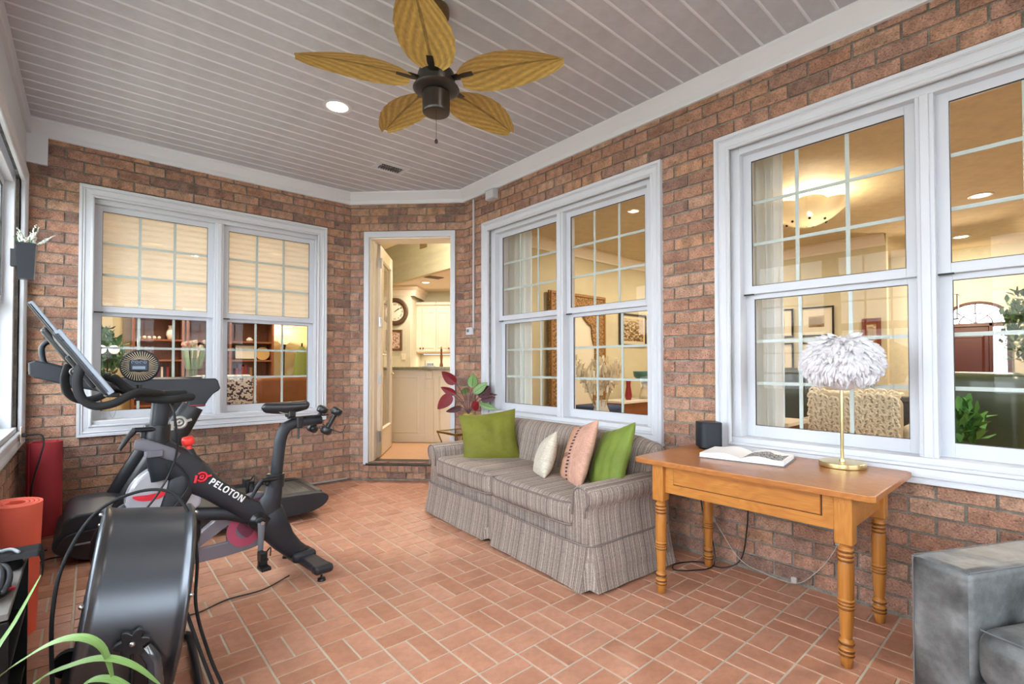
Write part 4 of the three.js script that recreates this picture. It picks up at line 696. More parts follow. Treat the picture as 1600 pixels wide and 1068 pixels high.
  mesh('guard_mark', extr(smoothShape([[0.68, 0.60], [0.70, 0.575], [0.75, 0.565], [0.80, 0.575], [0.82, 0.595], [0.75, 0.595]]), 0.003).translate(0, 0, -0.016), M.redPaint, gd);
  // belt guard between crank and flywheel, far side of the frame
  const bgS = smoothShape([[0.12, 0.36], [0.15, 0.45], [0.24, 0.49], [0.33, 0.46], [0.42, 0.40], [0.55, 0.30], [0.62, 0.235], [0.62, 0.19], [0.50, 0.182], [0.35, 0.182], [0.22, 0.20], [0.14, 0.27]], true, 90);
  bgS.holes.push(new THREE.Path([[0.385, 0.245], [0.385, 0.345], [0.52, 0.262], [0.53, 0.245]].map((p) => new THREE.Vector2(...p))));
  const bgd = mesh('belt_guard', extr(bgS, 0.03, 0.006).translate(0, 0, 0.055), M.guard, b);
  mesh('guard_mark', mv(new THREE.RingGeometry(0.05, 0.095, 40).rotateY(Math.PI), 0.30, 0.30, 0.047), std(0xb8506a, 0.35), bgd);
  mesh('guard_mark', mv(new THREE.RingGeometry(0.0, 0.115, 40).rotateY(Math.PI), 0.235, 0.35, 0.0475), std(0x7d3a50, 0.35), bgd);
  // feet
  for (const [x, nm] of [[-0.005, 'rear_foot'], [0.905, 'front_foot']]) {
    const f = mesh(nm, join([new RoundedBoxGeometry(0.105, 0.045, 0.50, 4, 0.02).translate(x, 0.072, 0), ...[-1, 1].map((s) => new RoundedBoxGeometry(0.112, 0.05, 0.07, 4, 0.022).translate(x, 0.071, s * 0.255)), new RoundedBoxGeometry(0.14, 0.06, 0.13, 4, 0.025).translate(x + (x < 0.5 ? 0.01 : -0.01), 0.088, 0)]), M.matte, b);
    for (const s of [-1, 1]) mesh('leveller', join([cyl(0.024, 0.02, 0.014, x, 0.007, s * 0.245, 18), cyl(0.007, 0.007, 0.04, x, 0.03, s * 0.245, 8)]), M.black, f);
  }
  mesh('resistance_knob', join([loft([[0.585, 0.79, 0, 0.018, 0.018], [0.59, 0.815, 0, 0.008, 0.008]], 12), loft([[0.588, 0.815, 0, 0.018, 0.018], [0.59, 0.823, 0, 0.026, 0.026], [0.593, 0.845, 0, 0.027, 0.027], [0.595, 0.858, 0, 0.022, 0.022]], 16, true, 4)]), std(0xe8392f, 0.4), b);
  mesh('knob_housing', loft([[0.575, 0.70, 0, 0.035, 0.05], [0.583, 0.76, 0, 0.028, 0.03], [0.587, 0.795, 0, 0.02, 0.02]], 16), M.matte, b);
  for (const [x, y, w] of [[0.225, 0.575, 1], [0.80, 0.915, 1]]) mesh('adjusting_lever', join([bar(V(x - 0.065, y, -0.03), V(x + 0.02, y + 0.004, -0.04), 0.012, 10), loft([[x + 0.015, y + 0.008, -0.04, 0.008, 0.014], [x + 0.045, y - 0.03, -0.04, 0.007, 0.012], [x + 0.075, y - 0.085, -0.04, 0.006, 0.008]], 10)]), M.black, b);
  mesh('bracket', join([loft([[0.82, 0.85, -0.05, 0.012, 0.024], [0.78, 0.845, -0.052, 0.012, 0.028], [0.68, 0.79, -0.055, 0.012, 0.03], [0.65, 0.768, -0.055, 0.01, 0.022]], 14, true, 4), B(0.07, 0.035, 0.05, 0.745, 0.80, -0.05, 0.006)]), std(0x66646c, 0.5), b);
  // lettering on the down tube, viewer's side
  {
    const t = new TextGeometry('PELOTON', { font, size: 0.034, depth: 0.002, curveSegments: 3 }); t.computeBoundingBox(); const w = t.boundingBox.max.x, a = Math.atan2(0.63 - 0.40, 0.56 - 0.28);
    t.scale(-1, 1, -1); t.rotateZ(a);                    // reads from the -z side
    mesh('lettering', mv(t, 0.512, 0.612, -0.0395), M.whitePaint, b);
    mesh('logo', mv(logoGeo(0.062).rotateY(Math.PI).rotateZ(a), 0.538, 0.648, -0.041), M.redPaint, b);
  }
  mesh('brake_cable', join([tube([[0.70, 1.075, -0.05], [0.68, 1.02, -0.09], [0.66, 0.90, -0.085], [0.655, 0.80, -0.07], [0.68, 0.70, -0.06], [0.73, 0.60, -0.06], [0.80, 0.50, -0.05]], 0.0055, 50, 6), tube([[0.655, 0.74, -0.05], [0.62, 0.70, -0.06], [0.60, 0.62, -0.06], [0.66, 0.52, -0.05]], 0.004, 30, 6)]), M.black, b);
  single('power_cord', tube([[0.88, 0.008, -3.02], [0.72, 0.007, -2.93], [0.55, 0.007, -2.93], [0.40, 0.007, -2.87], [0.28, 0.007, -2.92]], 0.004, 40, 6), M.black, 'thin black cord running across the floor from the exercise bike', 'cord');
}
// two small black weights in the cradle
{
  const dg = join([cyl(0.014, 0.014, 0.13, 0, 0, 0, 14), ...[-1, 1].map((s) => { const g = lathe([[0, -0.022], [0.026, -0.022], [0.033, -0.014], [0.035, 0.0], [0.033, 0.014], [0.026, 0.022], [0, 0.022]], 20); return mv(g, 0, s * 0.065, 0); })]);
  const mk = (lbl, p, q) => { const o = thing('dumbbell', lbl, 'dumbbell', p, 0, 'dumbbells behind the saddle'); mesh('handle', cyl(0.014, 0.014, 0.13, 0, 0, 0, 14), M.black, o); for (const s of [-1, 1]) mesh('weight_head', mv(lathe([[0, -0.022], [0.026, -0.022], [0.033, -0.014], [0.035, 0], [0.033, 0.014], [0.026, 0.022], [0, 0.022]], 20), 0, s * 0.065, 0), M.satin, o); o.rotation.set(...q); };
  mk('black dumbbell hanging behind the saddle, nearer the viewer', [1.125, 0.885, -3.03], [0.25, 0, -0.42]);
  mk('black dumbbell hanging behind the saddle, nearer the wall', [1.095, 0.885, -3.19], [0.2, 0, -0.42]);
}
// clip-on fan on the handlebar
{
  const f = thing('clip_fan', 'small black clip-on fan with round wire cage on the handlebar', 'fan', [0.185, 1.225, -3.02]);
  const head = (n, g, m) => mesh(n, g.rotateX(-0.1).rotateY(-0.22), m, f), R = 0.073;
  head('cage_rim', join([new THREE.TorusGeometry(R, 0.006, 8, 48), mv(new THREE.TorusGeometry(R * 0.98, 0.005, 8, 48), 0, 0, -0.03)]), M.black);
  head('cage_wire', join(Array.from({ length: 42 }, (_, i) => { const a = i / 42 * 6.2832; return bar(V(0.032 * Math.cos(a), 0.032 * Math.sin(a), 0.016), V(R * Math.cos(a + 0.25), R * Math.sin(a + 0.25), 0.004), 0.0014, 5); })), std(0xd8c8aa, 0.4));
  head('hub_cap', B(0.075, 0.056, 0.012, 0, 0, 0.016, 0.01), std(0x14233a, 0.4));
  head('hub_print', join([...[-0.024, -0.008, 0.008, 0.024].map((x, i) => mv(new THREE.TorusGeometry(0.0055, 0.0014, 4, 14, i % 2 ? 6.28 : 4.6).scale(1, 1, 0.1), x, 0.017, 0.0225)), B(0.05, 0.014, 0.001, 0, -0.010, 0.0225, 0)]), std(0x8d9bab, 0.5));
  head('back_cup', mv(new THREE.CylinderGeometry(0.07, 0.05, 0.03, 36).rotateX(Math.PI / 2), 0, 0, -0.04), M.black);
  head('blades', join(Array.from({ length: 5 }, (_, i) => { const g = extr(smoothShape([[0.01, 0], [0.03, 0.022], [0.06, 0.025], [0.065, 0.0], [0.04, -0.012]]), 0.002); g.rotateX(0.4); g.rotateZ(i * 1.2566); return mv(g, 0, 0, -0.012); })), std(0x16181c, 0.5));
  mesh('arm', join([bar(V(0, -0.09, -0.01), V(0.0, -0.13, -0.01), 0.012, 10), B(0.04, 0.05, 0.045, 0.0, -0.145, -0.01, 0.01)]), M.black, f);
}
// ---------- treadmill ----------
{
  const t = thing('treadmill', 'black treadmill with slanted posts and screen against the back wall', 'treadmill', [0, 0, -4.39]);
  const zn = 0.31, zf = -0.31;
  // running deck
  for (const s of [1, -1]) mesh('side_rail', extr(smoothShape([[0.10, 0.075], [0.10, 0.21], [0.6, 0.205], [1.30, 0.195], [1.43, 0.185], [1.475, 0.15], [1.45, 0.105], [1.34, 0.06], [1.0, 0.055], [0.5, 0.06]], true, 100), 0.085, 0.008).translate(0, 0, s > 0 ? 0.255 : -0.34), M.matte, t);
  const slats = new THREE.BoxGeometry(0.054, 0.02, 0.5), sm = std(0x55524a, 0.7, { bumpMap: fineBump, bumpScale: 0.001 });
  for (let i = 0; i < 20; i++) mesh(i ? 'belt_slat_' + String(i).padStart(3, '0') : 'belt_slat', slats, sm, t).position.set(0.36 + i * 0.0565, 0.192 - i * 0.0006, 0);
  mesh('deck_end', (() => { const g = new THREE.CylinderGeometry(0.07, 0.07, 0.5, 24); g.rotateX(Math.PI / 2); return mv(g, 1.40, 0.125, 0); })(), M.black, t);
  mesh('deck_frame', Bx(0.12, 1.38, 0.07, 0.17, -0.25, 0.25, 0.01), M.black, t);
  // motor hood
  const hood = extr(smoothShape([[-0.14, 0.10], [-0.145, 0.15], [-0.115, 0.195], [-0.10, 0.25], [-0.07, 0.285], [0.0, 0.292], [0.10, 0.29], [0.30, 0.235], [0.36, 0.21], [0.35, 0.12], [0.2, 0.05], [0.03, 0.03], [-0.06, 0.05]], true, 110), 0.60, 0.012).translate(0, 0, -0.30);
  mesh('motor_hood', hood, M.matte, t);
  mesh('hood_side', extr(smoothShape([[-0.13, 0.12], [-0.10, 0.18], [0.02, 0.2], [0.14, 0.19], [0.16, 0.1], [0.08, 0.05], [0.0, 0.03]], true, 60), 0.02, 0.005).translate(0, 0, 0.315), M.black, t);
  for (const s of [1, -1]) mesh('transport_wheel', (() => { const g = cyl(0.042, 0.042, 0.03, 0, 0, 0, 24); g.rotateX(Math.PI / 2); return mv(g, 0.085, 0.045, s * 0.325); })(), M.rubber, t);
  mesh('hood_trim', join([B(0.17, 0.012, 0.01, 0.02, 0.13, 0.343, 0.004).rotateZ(0)]), M.grey, t);
  for (const s of [1, -1]) {
    const p = mesh('post', loft([[0.13, 0.17, s * 0.30, 0.045, 0.085], [0.27, 0.44, s * 0.30, 0.04, 0.085], [0.465, 0.80, s * 0.30, 0.038, 0.08], [0.545, 0.945, s * 0.30, 0.037, 0.07]], 20, true, 3), M.satin, t);
    mesh('post_mark', B(0.085, 0.003, 0.078, 0.566, 0.948, s * 0.30, 0).rotateZ(0), M.redPaint, p);
    const wing = extr(shapeOf([[0.52, 0.945], [0.525, 0.99], [0.52, 1.025], [0.50, 1.048], [0.46, 1.06], [0.30, 1.062], [0.08, 1.062], [-0.06, 1.10], [-0.24, 1.162], [-0.26, 1.178], [-0.262, 1.238], [-0.24, 1.25], [-0.08, 1.195], [0.08, 1.135], [0.40, 1.125], [0.675, 1.125], [0.685, 1.115], [0.70, 1.065], [0.692, 1.052], [0.66, 1.03], [0.63, 0.99], [0.605, 0.945]]), 0.06, 0.008).translate(0, 0, s > 0 ? 0.27 : -0.33);
    mesh('handrail', wing, M.matte, t);
  }
  mesh('console_bar', join([bar(V(-0.20, 1.188, -0.3), V(-0.20, 1.188, 0.3), 0.032, 16), Bx(-0.12, 0.34, 1.085, 1.105, -0.28, 0.28, 0.006), Bx(0.30, 0.55, 1.12, 1.132, -0.29, 0.3, 0.004)]), M.matte, t);
  mesh('screen_arm', tube([[-0.20, 1.20, 0.05], [-0.225, 1.28, 0.05], [-0.225, 1.35, 0.05], [-0.19, 1.385, 0.05], [-0.11, 1.385, 0.05]], 0.016, 30, 10), M.matte, t);
  const sc = new THREE.Group(); sc.name = 'screen'; sc.position.set(-0.10, 1.36, 0.02); sc.rotation.z = Math.PI / 2 - Math.atan2(0.52, -0.33) - 0.0; sc.rotation.z = Math.atan2(0.33, 0.52); t.add(sc);
  mesh('screen_body', B(0.03, 0.60, 0.56, -0.015, 0, 0, 0.012), M.satin, sc);
  mesh('screen_glass', B(0.003, 0.57, 0.53, 0.001, 0, 0, 0.001), phys(0x0c1118, 0.06, { clearcoat: 1 }), sc);
  mesh('screen_rim', join(frameGeo(-0.278, 0.278, -0.298, 0.298, [[-0.003, 0.002], [0, 0.004], [0.002, 0], [0.002, -0.02]])).rotateY(Math.PI / 2), std(0x8d97a3, 0.4), sc);
  mesh('screen_back', B(0.05, 0.36, 0.36, -0.045, -0.03, 0, 0.025), M.satin, sc);
  const lg = logoGeo(0.10); mesh('logo', lg.rotateZ(-0.5).translate(0.468, 0.835, 0.342), std(0xa9a6a0, 0.5), t);
  single('power_cord', tube([[-0.10, 0.03, -4.2], [-0.18, 0.01, -4.28], [-0.26, 0.008, -4.22], [-0.30, 0.008, -4.4], [-0.2, 0.008, -4.5]], 0.0045, 40, 6), M.black, 'black cord looped on the floor in front of the treadmill hood', 'cord');
}
// ---------- drum fan with cord ----------
{
  const f = thing('drum_fan', 'black steel drum fan with curved housing and star knob in the foreground', 'fan', [0.130, 0, -2.307], -0.06);
  // barrel axis along local x, centre height 0.36
  const r = 0.33, w = 0.135, hc = 0.36;
  const dm = phys(0x5a5e64, 0.34, { metalness: 0.85, clearcoat: 0.2, clearcoatRoughness: 0.3 });
  const tip = -0.15, rot = (g) => { g.rotateZ(-Math.PI / 2 + tip); return mv(g, 0, hc, 0); }, tilt = (g) => mv(mv(g, 0, -hc, 0).rotateZ(tip), 0, hc, 0);
  mesh('housing', rot(lathe([[r - 0.012, -w], [r + 0.004, -w - 0.004], [r + 0.012, -w + 0.004], [r + 0.012, -w + 0.012], [r + 0.002, -w + 0.02], [r, -w + 0.035], [r, w - 0.035], [r + 0.002, w - 0.02], [r + 0.012, w - 0.012], [r + 0.012, w - 0.004], [r + 0.004, w + 0.004], [r - 0.012, w]], 96)), dm, f);
  mesh('inner_wall', rot(lathe([[r - 0.006, -w], [r - 0.006, w]], 64)), std(0x141414, 0.6, { side: THREE.DoubleSide }), f);
  for (const s of [-1, 1]) {
    const g = []; for (let k = 1; k < 14; k++) g.push(new THREE.TorusGeometry(0.03 + k * 0.0225, 0.0018, 5, 64)); for (let k = 0; k < 8; k++) g.push(bar(V(0.03 * Math.cos(k * 0.785), 0.03 * Math.sin(k * 0.785), 0), V(r * Math.cos(k * 0.785), r * Math.sin(k * 0.785), 0), 0.003, 6));
    const j = join(g); j.rotateY(Math.PI / 2); mesh('grille', tilt(mv(j, s * (w - 0.004), hc, 0)), M.black, f);
    for (let k = 0; k < 6; k++) mesh('screw', tilt(mv(new THREE.SphereGeometry(0.007, 10, 8), s * (w + 0.006), hc + (r + 0.004) * Math.sin(0.35 + k * 1.047), (r + 0.004) * Math.cos(0.35 + k * 1.047))), M.steel, f);
  }
  mesh('fan_blades', join(Array.from({ length: 3 }, (_, i) => { const g = extr(smoothShape([[0.03, -0.03], [0.05, 0.06], [0.2, 0.14], [0.29, 0.1], [0.27, -0.02], [0.12, -0.07]]), 0.003); g.rotateX(0.5); g.rotateZ(i * 2.094); g.rotateY(Math.PI / 2); return tilt(mv(g, 0, hc, 0)); })), M.steel, f);
  mesh('motor', rot(lathe([[0, -0.1], [0.07, -0.1], [0.08, -0.08], [0.08, 0.06], [0.06, 0.08], [0, 0.08]], 28)), M.black, f);
  // tilt bracket, star knobs and stand
  const star = new THREE.Shape(Array.from({ length: 72 }, (_, i) => { const a = i / 72 * 6.2832, R = 0.035 + 0.009 * Math.cos(6 * a); return new THREE.Vector2(R * Math.cos(a), R * Math.sin(a)); }));
  for (const s of [-1, 1]) {
    const k = mesh('star_knob', join([extr(star, 0.014, 0.003), mv(new THREE.CylinderGeometry(0.012, 0.014, 0.02, 16).rotateX(Math.PI / 2), 0, 0, -0.008)]), M.satin, f); k.position.set(0.0, hc + 0.005, s * (r + 0.022)); if (s < 0) k.rotation.y = Math.PI;
    mesh('bolt', mv(new THREE.SphereGeometry(0.008, 10, 8).scale(1, 1, 0.6), 0, 0, 0.018), M.steel, k);
    mesh('bracket', join([loft([[0, hc + 0.03, s * (r + 0.012), 0.006, 0.022], [0, hc - 0.08, s * (r + 0.013), 0.006, 0.026], [0, 0.12, s * (r + 0.02), 0.006, 0.028], [0, 0.05, s * (r + 0.025), 0.006, 0.03]].map((q) => [q[0], q[1], q[2], q[4], q[3]]), 12, true, 4)]), M.satin, f);
    mesh('bracket_cover', loft([[0.03, hc - 0.025, s * (r + 0.02), 0.004, 0.02], [0.055, hc - 0.07, s * (r + 0.02), 0.02, 0.022], [0.06, hc - 0.14, s * (r + 0.022), 0.02, 0.022], [0.06, hc - 0.22, s * (r + 0.022), 0.014, 0.02]], 14), phys(0x3a3d42, 0.12, { clearcoat: 0.8 }), f);
  }
  mesh('stand', join([...[-1, 1].map((s) => tube([[-0.2, 0.018, s * 0.30], [-0.19, 0.018, s * 0.352], [-0.15, 0.018, s * 0.365], [0.14, 0.018, s * 0.365], [0.19, 0.018, s * 0.352], [0.2, 0.018, s * 0.30]], 0.016, 50, 10)), bar(V(-0.2, 0.018, -0.3), V(-0.2, 0.018, 0.3), 0.016), bar(V(0.2, 0.018, -0.3), V(0.2, 0.018, 0.3), 0.016)]), M.satin, f);
  for (const s of [-1, 1]) mesh('wheel', mv(new THREE.CylinderGeometry(0.05, 0.05, 0.03, 24).rotateX(Math.PI / 2), -0.2, 0.05, s * 0.33), M.rubber, f);
  mesh('power_cord', tube([[-0.17, 0.01, 0.30], [-0.195, 0.25, 0.20], [-0.20, 0.45, 0.16], [-0.18, 0.58, 0.10], [-0.10, 0.715, 0.03], [0.02, 0.76, 0.0], [0.11, 0.745, 0.02], [0.165, 0.66, 0.05], [0.19, 0.50, 0.08], [0.185, 0.33, 0.12], [0.22, 0.18, 0.22], [0.27, 0.05, 0.33], [0.28, 0.01, 0.40], [0.26, 0.03, 0.38], [0.2, 0.2, 0.34], [0.145, 0.39, 0.31]], 0.0058, 140, 8), M.rubber, f);
}
// ---------- rolled mats ----------
{
  const rollGeo = (r, h, turns, th, open = 0) => { const pts = []; const n = turns * 40; for (let i = 0; i <= n; i++) { const a = i / 40 * 6.2832, q = r - th * 1.4 * (turns - i / 40) ; pts.push([q * Math.cos(a), q * Math.sin(a)]); } const inner = pts.map(([x, y]) => { const l = Math.hypot(x, y), k = (l - th) / l; return [x * k, y * k]; }).reverse(); const g = extr(shapeOf(pts.concat(inner)), h); g.rotateX(-Math.PI / 2); return toCreasedNormals(g, 0.6); };
  const o = single('rolled_mat', rollGeo(0.10, 0.60, 4, 0.011), std(0xf06a52, 0.75, { bumpMap: fineBump, bumpScale: 0.0012 }), 'bright orange red rolled exercise mat near the left edge', 'mat', [-0.268, 0.002, -3.23], 2.2); o.rotation.z = 0.05;
  single('rolled_mat', rollGeo(0.10, 0.67, 2.5, 0.007), std(0xb43a42, 0.8, { bumpMap: fineBump, bumpScale: 0.0012 }), 'dark red rolled mat standing in the far left corner', 'mat', [-0.235, 0.001, -4.97], 0.6);
}
// ---------- shoe rack with helmet and gloves ----------
{
  const r = thing('storage_rack', 'black metal rack with a grey wooden top at the left edge', 'rack', [-0.262, 0, -2.28]);
  mesh('top_board', B(0.2, 0.02, 0.62, 0, 0.53, 0, 0.003), std(0x8d8a86, 0.55, { map: plainMap }), r);
  for (const sz of [-1, 1]) mesh('side_panel', B(0.2, 0.51, 0.016, 0, 0.26, sz * 0.30, 0.003), M.black, r);
  mesh('back_panel', B(0.012, 0.48, 0.58, -0.09, 0.27, 0, 0.002), M.black, r);
  for (const y of [0.12, 0.33]) mesh('shelf', B(0.19, 0.014, 0.585, 0, y, 0, 0.002), M.black, r);
  const h = thing('cycling_helmet', 'black ribbed cycling helmet with red straps on the rack', 'helmet', [-0.255, 0.542, -2.16], 0.3);
  const shell = new THREE.SphereGeometry(0.1, 28, 14, 0, 6.2832, 0, 1.75).scale(0.82, 0.68, 1.1); mesh('shell', mv(shell, 0, 0.018, 0), M.black, h);
  for (let k = -3; k <= 3; k++) mesh('rib', tube(Array.from({ length: 9 }, (_, i) => { const a = -1.35 + i * 0.3375, c = Math.cos(k * 0.3); return [Math.sin(k * 0.33) * 0.085 * Math.cos(a * 0.7), 0.02 + 0.074 * Math.cos(a) * c, 0.115 * Math.sin(a)]; }), 0.009, 24, 6), std(0x2c2f36, 0.4), h);
  mesh('strap', tube([[0.06, 0.02, 0.07], [0.085, 0.004, 0.02], [0.06, 0.006, -0.05]], 0.005, 20, 5), M.redPaint, h);
  const g = thing('cycling_gloves', 'crumpled black cycling gloves hanging over the rack edge', 'gloves', [-0.235, 0.542, -2.42], 0);
  const lump = new THREE.SphereGeometry(0.07, 24, 16); { const p = lump.attributes.position; for (let i = 0; i < p.count; i++) { const x = p.getX(i), y = p.getY(i), z = p.getZ(i), k = 1 + 0.25 * Math.sin(x * 70 + z * 40) * Math.sin(y * 50 + 1); p.setXYZ(i, x * k * 1.05, Math.max(-0.001, y * 0.5 * k + 0.018), z * k * 1.3); } lump.computeVertexNormals(); } mesh('glove', lump, M.rubber, g);
  mesh('cuff', (() => { const n = 10, pos = [], idx = []; for (let i = 0; i <= n; i++) for (let j = 0; j <= 6; j++) { const t = i / n, a = t * 2.0; pos.push(0.02 + 0.10 * Math.sin(Math.min(a, 1.57)), 0.042 - (a > 1.2 ? (a - 1.2) * 0.11 : 0) + 0.006 * Math.sin(j * 1.7), -0.07 + j * 0.024 + 0.01 * t); } for (let i = 0; i < n; i++) for (let j = 0; j < 6; j++) { const a = i * 7 + j; idx.push(a, a + 1, a + 7, a + 1, a + 8, a + 7); } const q = new THREE.BufferGeometry(); q.setAttribute('position', new THREE.Float32BufferAttribute(pos, 3)); q.setIndex(idx); q.computeVertexNormals(); return q; })(), std(0x121317, 0.85, { side: THREE.DoubleSide }), g);
  mesh('pull_tab', tube([[0.0, 0.045, -0.03], [0.04, 0.056, 0.0], [0.06, 0.05, 0.03]], 0.006, 14, 6), std(0x9aa0a4, 0.5), g);
}
// ---------- strap-leaved plant near the viewer ----------
{
  const p = thing('potted_plant', 'strap leaved green plant arching in from the lower left corner', 'plant', [-0.02, 0, -1.32]);
  mesh('pot', lathe([[0, 0], [0.09, 0], [0.12, 0.22], [0.128, 0.225], [0.128, 0.245], [0.115, 0.245], [0.108, 0.21], [0, 0.21]], 32), std(0x5b5b5d, 0.6), p);
  mesh('soil', cyl(0.108, 0.108, 0.01, 0, 0.21, 0, 24), std(0x2e2318, 1), p);
  const lm = phys(0x8cb56a, 0.45, { side: THREE.DoubleSide, transmission: 0.15, thickness: 0, map: tex(64, 256, (u, v) => { const k = 0.86 + 0.16 * Math.sin(u * 60) * 0.3 + 0.15 * (N16(u, v) - 0.5); return [k, k, k * 0.95]; }) });
  const blade = (pts, w) => { const c = new THREE.CatmullRomCurve3(P3(pts)), n = 30, pos = [], idx = [], uv = []; for (let i = 0; i <= n; i++) { const t = i / n, q = c.getPoint(t), d = c.getTangent(t), s = d.clone().cross(V(0.1, 1, 0.2)).normalize(), hw = w / 2 * Math.min(1, 0.55 + t * 1.5) * Math.pow(Math.max(0, 1 - Math.pow(t, 3)), 0.7) + 0.0006, dn = s.clone().cross(d).normalize(); for (const k of [-1, 0, 1]) { pos.push(q.x + s.x * hw * k + dn.x * 0.16 * hw * Math.abs(k), q.y + s.y * hw * k + dn.y * 0.16 * hw * Math.abs(k), q.z + s.z * hw * k + dn.z * 0.16 * hw * Math.abs(k)); uv.push((k + 1) / 2, t); } } for (let i = 0; i < n; i++) for (let j = 0; j < 2; j++) { const a = i * 3 + j; idx.push(a, a + 3, a + 1, a + 1, a + 3, a + 4); } const g = new THREE.BufferGeometry(); g.setAttribute('position', new THREE.Float32BufferAttribute(pos, 3)); g.setAttribute('uv', new THREE.Float32BufferAttribute(uv, 2)); g.setIndex(idx); g.computeVertexNormals(); return g; };
  const o = (x, y, z) => [x + 0.02, y, z + 1.32];
  const leaves = [
    [[[-0.03, 0.21, 0.0], [-0.07, 0.42, -0.06], o(-0.145, 0.565, -1.47), o(-0.085, 0.635, -1.42), o(-0.036, 0.665, -1.382), o(0.0, 0.668, -1.35), o(0.026, 0.648, -1.328), o(0.046, 0.57, -1.31)], 0.030],
    [[[0, 0.21, 0.02], [-0.05, 0.42, -0.02], o(-0.075, 0.572, -1.415), o(-0.02, 0.615, -1.365), o(0.031, 0.628, -1.322), o(0.075, 0.612, -1.285), o(0.118, 0.572, -1.246)], 0.025],
    [[[0.02, 0.21, 0.0], [0.0, 0.44, 0.0], o(0.0, 0.575, -1.345), o(0.03, 0.59, -1.315), o(0.065, 0.575, -1.28), o(0.10, 0.53, -1.26)], 0.024],
    [[[-0.02, 0.21, -0.02], [-0.09, 0.45, -0.08], o(-0.15, 0.60, -1.5), o(-0.115, 0.67, -1.55), o(-0.08, 0.74, -1.60)], 0.009],
    [[[0.03, 0.21, 0.03], [0.08, 0.4, 0.08], [0.16, 0.46, 0.14], [0.24, 0.40, 0.2]], 0.024], [[0, 0, 0.03].map((v, i) => [0, 0.21, 0.03][i]), [-0.03, 0.4, 0.1], [-0.08, 0.47, 0.2], [-0.13, 0.4, 0.3]]];
  leaves.forEach((l) => { const [pts, w] = Array.isArray(l[0][0]) ? l : [l, 0.024]; mesh('leaf', blade(pts, w || 0.024), lm, p); });
}
// ---------- wall planter on the left window mullion ----------
{
  const p = thing('wall_planter', 'black tapered wall planter with white heather at the left window', 'planter', [-0.285, 1.735, -4.07]);
  const g = extr(shapeOf([[-0.034, -0.034], [0.034, -0.034], [0.034, 0.034], [-0.034, 0.034]]), 0.21); g.rotateX(-Math.PI / 2); { const q = g.attributes.position; for (let i = 0; i < q.count; i++) { const k = 1 + 0.25 * q.getY(i) / 0.21; q.setX(i, q.getX(i) * k); q.setZ(i, q.getZ(i) * k); } g.computeVertexNormals(); }
  mesh('pot', g, phys(0x10141c, 0.3, { clearcoat: 0.3 }), p); mesh('bracket', B(0.03, 0.10, 0.05, -0.05, 0.12, 0, 0.002), M.black, p);
  const wh = std(0xdfe2d8, 0.8), gr = std(0x4b6b48, 0.8);
  for (let k = 0; k < 14; k++) { const a = rr(-0.6, 0.9), b = rr(-0.5, 0.5), L = rr(0.07, 0.15), x = rr(-0.02, 0.03), z = rr(-0.03, 0.03), tip = V(x + Math.sin(a) * L, 0.2 + Math.cos(a) * L * 0.9, z + b * L * 0.6), s = mesh('sprig', bar(V(x, 0.19, z), tip, 0.0015, 5), gr, p); const fl = []; for (let i = 0; i < 12; i++) { const t = 0.35 + 0.65 * i / 12, q = V(x, 0.19, z).lerp(tip, t), rr0 = 0.009 * (1.15 - t * 0.8); fl.push(mv(new THREE.IcosahedronGeometry(rr0, 0), q.x + rr(-0.004, 0.004), q.y, q.z + rr(-0.004, 0.004))); } mesh('flower_spike', join(fl), wh, s); }
  for (let k = 0; k < 10; k++) { const a = rr(-0.9, 0.6), L = rr(0.04, 0.07); mesh('sprig', bar(V(rr(-0.02, 0.02), 0.19, rr(-0.03, 0.03)), V(Math.sin(a) * L - 0.01, 0.2 + Math.cos(a) * L, rr(-0.04, 0.04)), 0.003, 5, 0.001), gr, p); }
}
// outlet with plug in the left corner
{
  const o = thing('wall_outlet', 'cream outlet with a black plug in the far left corner', 'outlet', [-0.352, 0.74, -4.86], Math.PI / 2);
  mesh('plate', B(0.07, 0.115, 0.006, 0, 0, 0.0, 0.002), M.cream, o);
  mesh('plug', join([B(0.03, 0.026, 0.03, 0, 0, 0.016, 0.006), bar(V(0, 0, 0.03), V(0, 0, 0.075), 0.007, 8)]), M.black, o);
  mesh('cable', tube([[0, 0, 0.07], [0.0, -0.005, 0.10], [-0.01, -0.05, 0.115], [-0.02, -0.15, 0.10], [-0.02, -0.35, 0.06], [-0.03, -0.6, 0.05], [-0.1, -0.73, 0.05]], 0.0055, 50, 6), M.black, o);
}
// ---------- ceiling fan, vent, small fittings ----------
function leafBlade(L, W) {
  const n = 16, m = 6, pos = [], idx = [], uv = [];
  for (let i = 0; i <= n; i++) for (let j = -m; j <= m; j++) { const t = i / n, s = j / m, hw = W / 2 * Math.pow(Math.sin(Math.PI * (0.07 + 0.93 * Math.pow(t, 0.8)) * 0.985), 0.62), sc = Math.abs(s) > 0.9 ? 1 - 0.05 * Math.abs(Math.sin(t * 22)) : 1; pos.push(t * L, 0.012 * Math.sin(t * 3) - 0.02 * s * s + 0.11 * hw * s, s * hw * sc); uv.push(t, s * 0.5 + 0.5); }
  const q = 2 * m + 1; for (let i = 0; i < n; i++) for (let j = 0; j < 2 * m; j++) { const a = i * q + j; idx.push(a, a + 1, a + q, a + 1, a + q + 1, a + q); }
  const g = new THREE.BufferGeometry(); g.setAttribute('position', new THREE.Float32BufferAttribute(pos, 3)); g.setAttribute('uv', new THREE.Float32BufferAttribute(uv, 2)); g.setIndex(idx); g.computeVertexNormals(); return g;
}
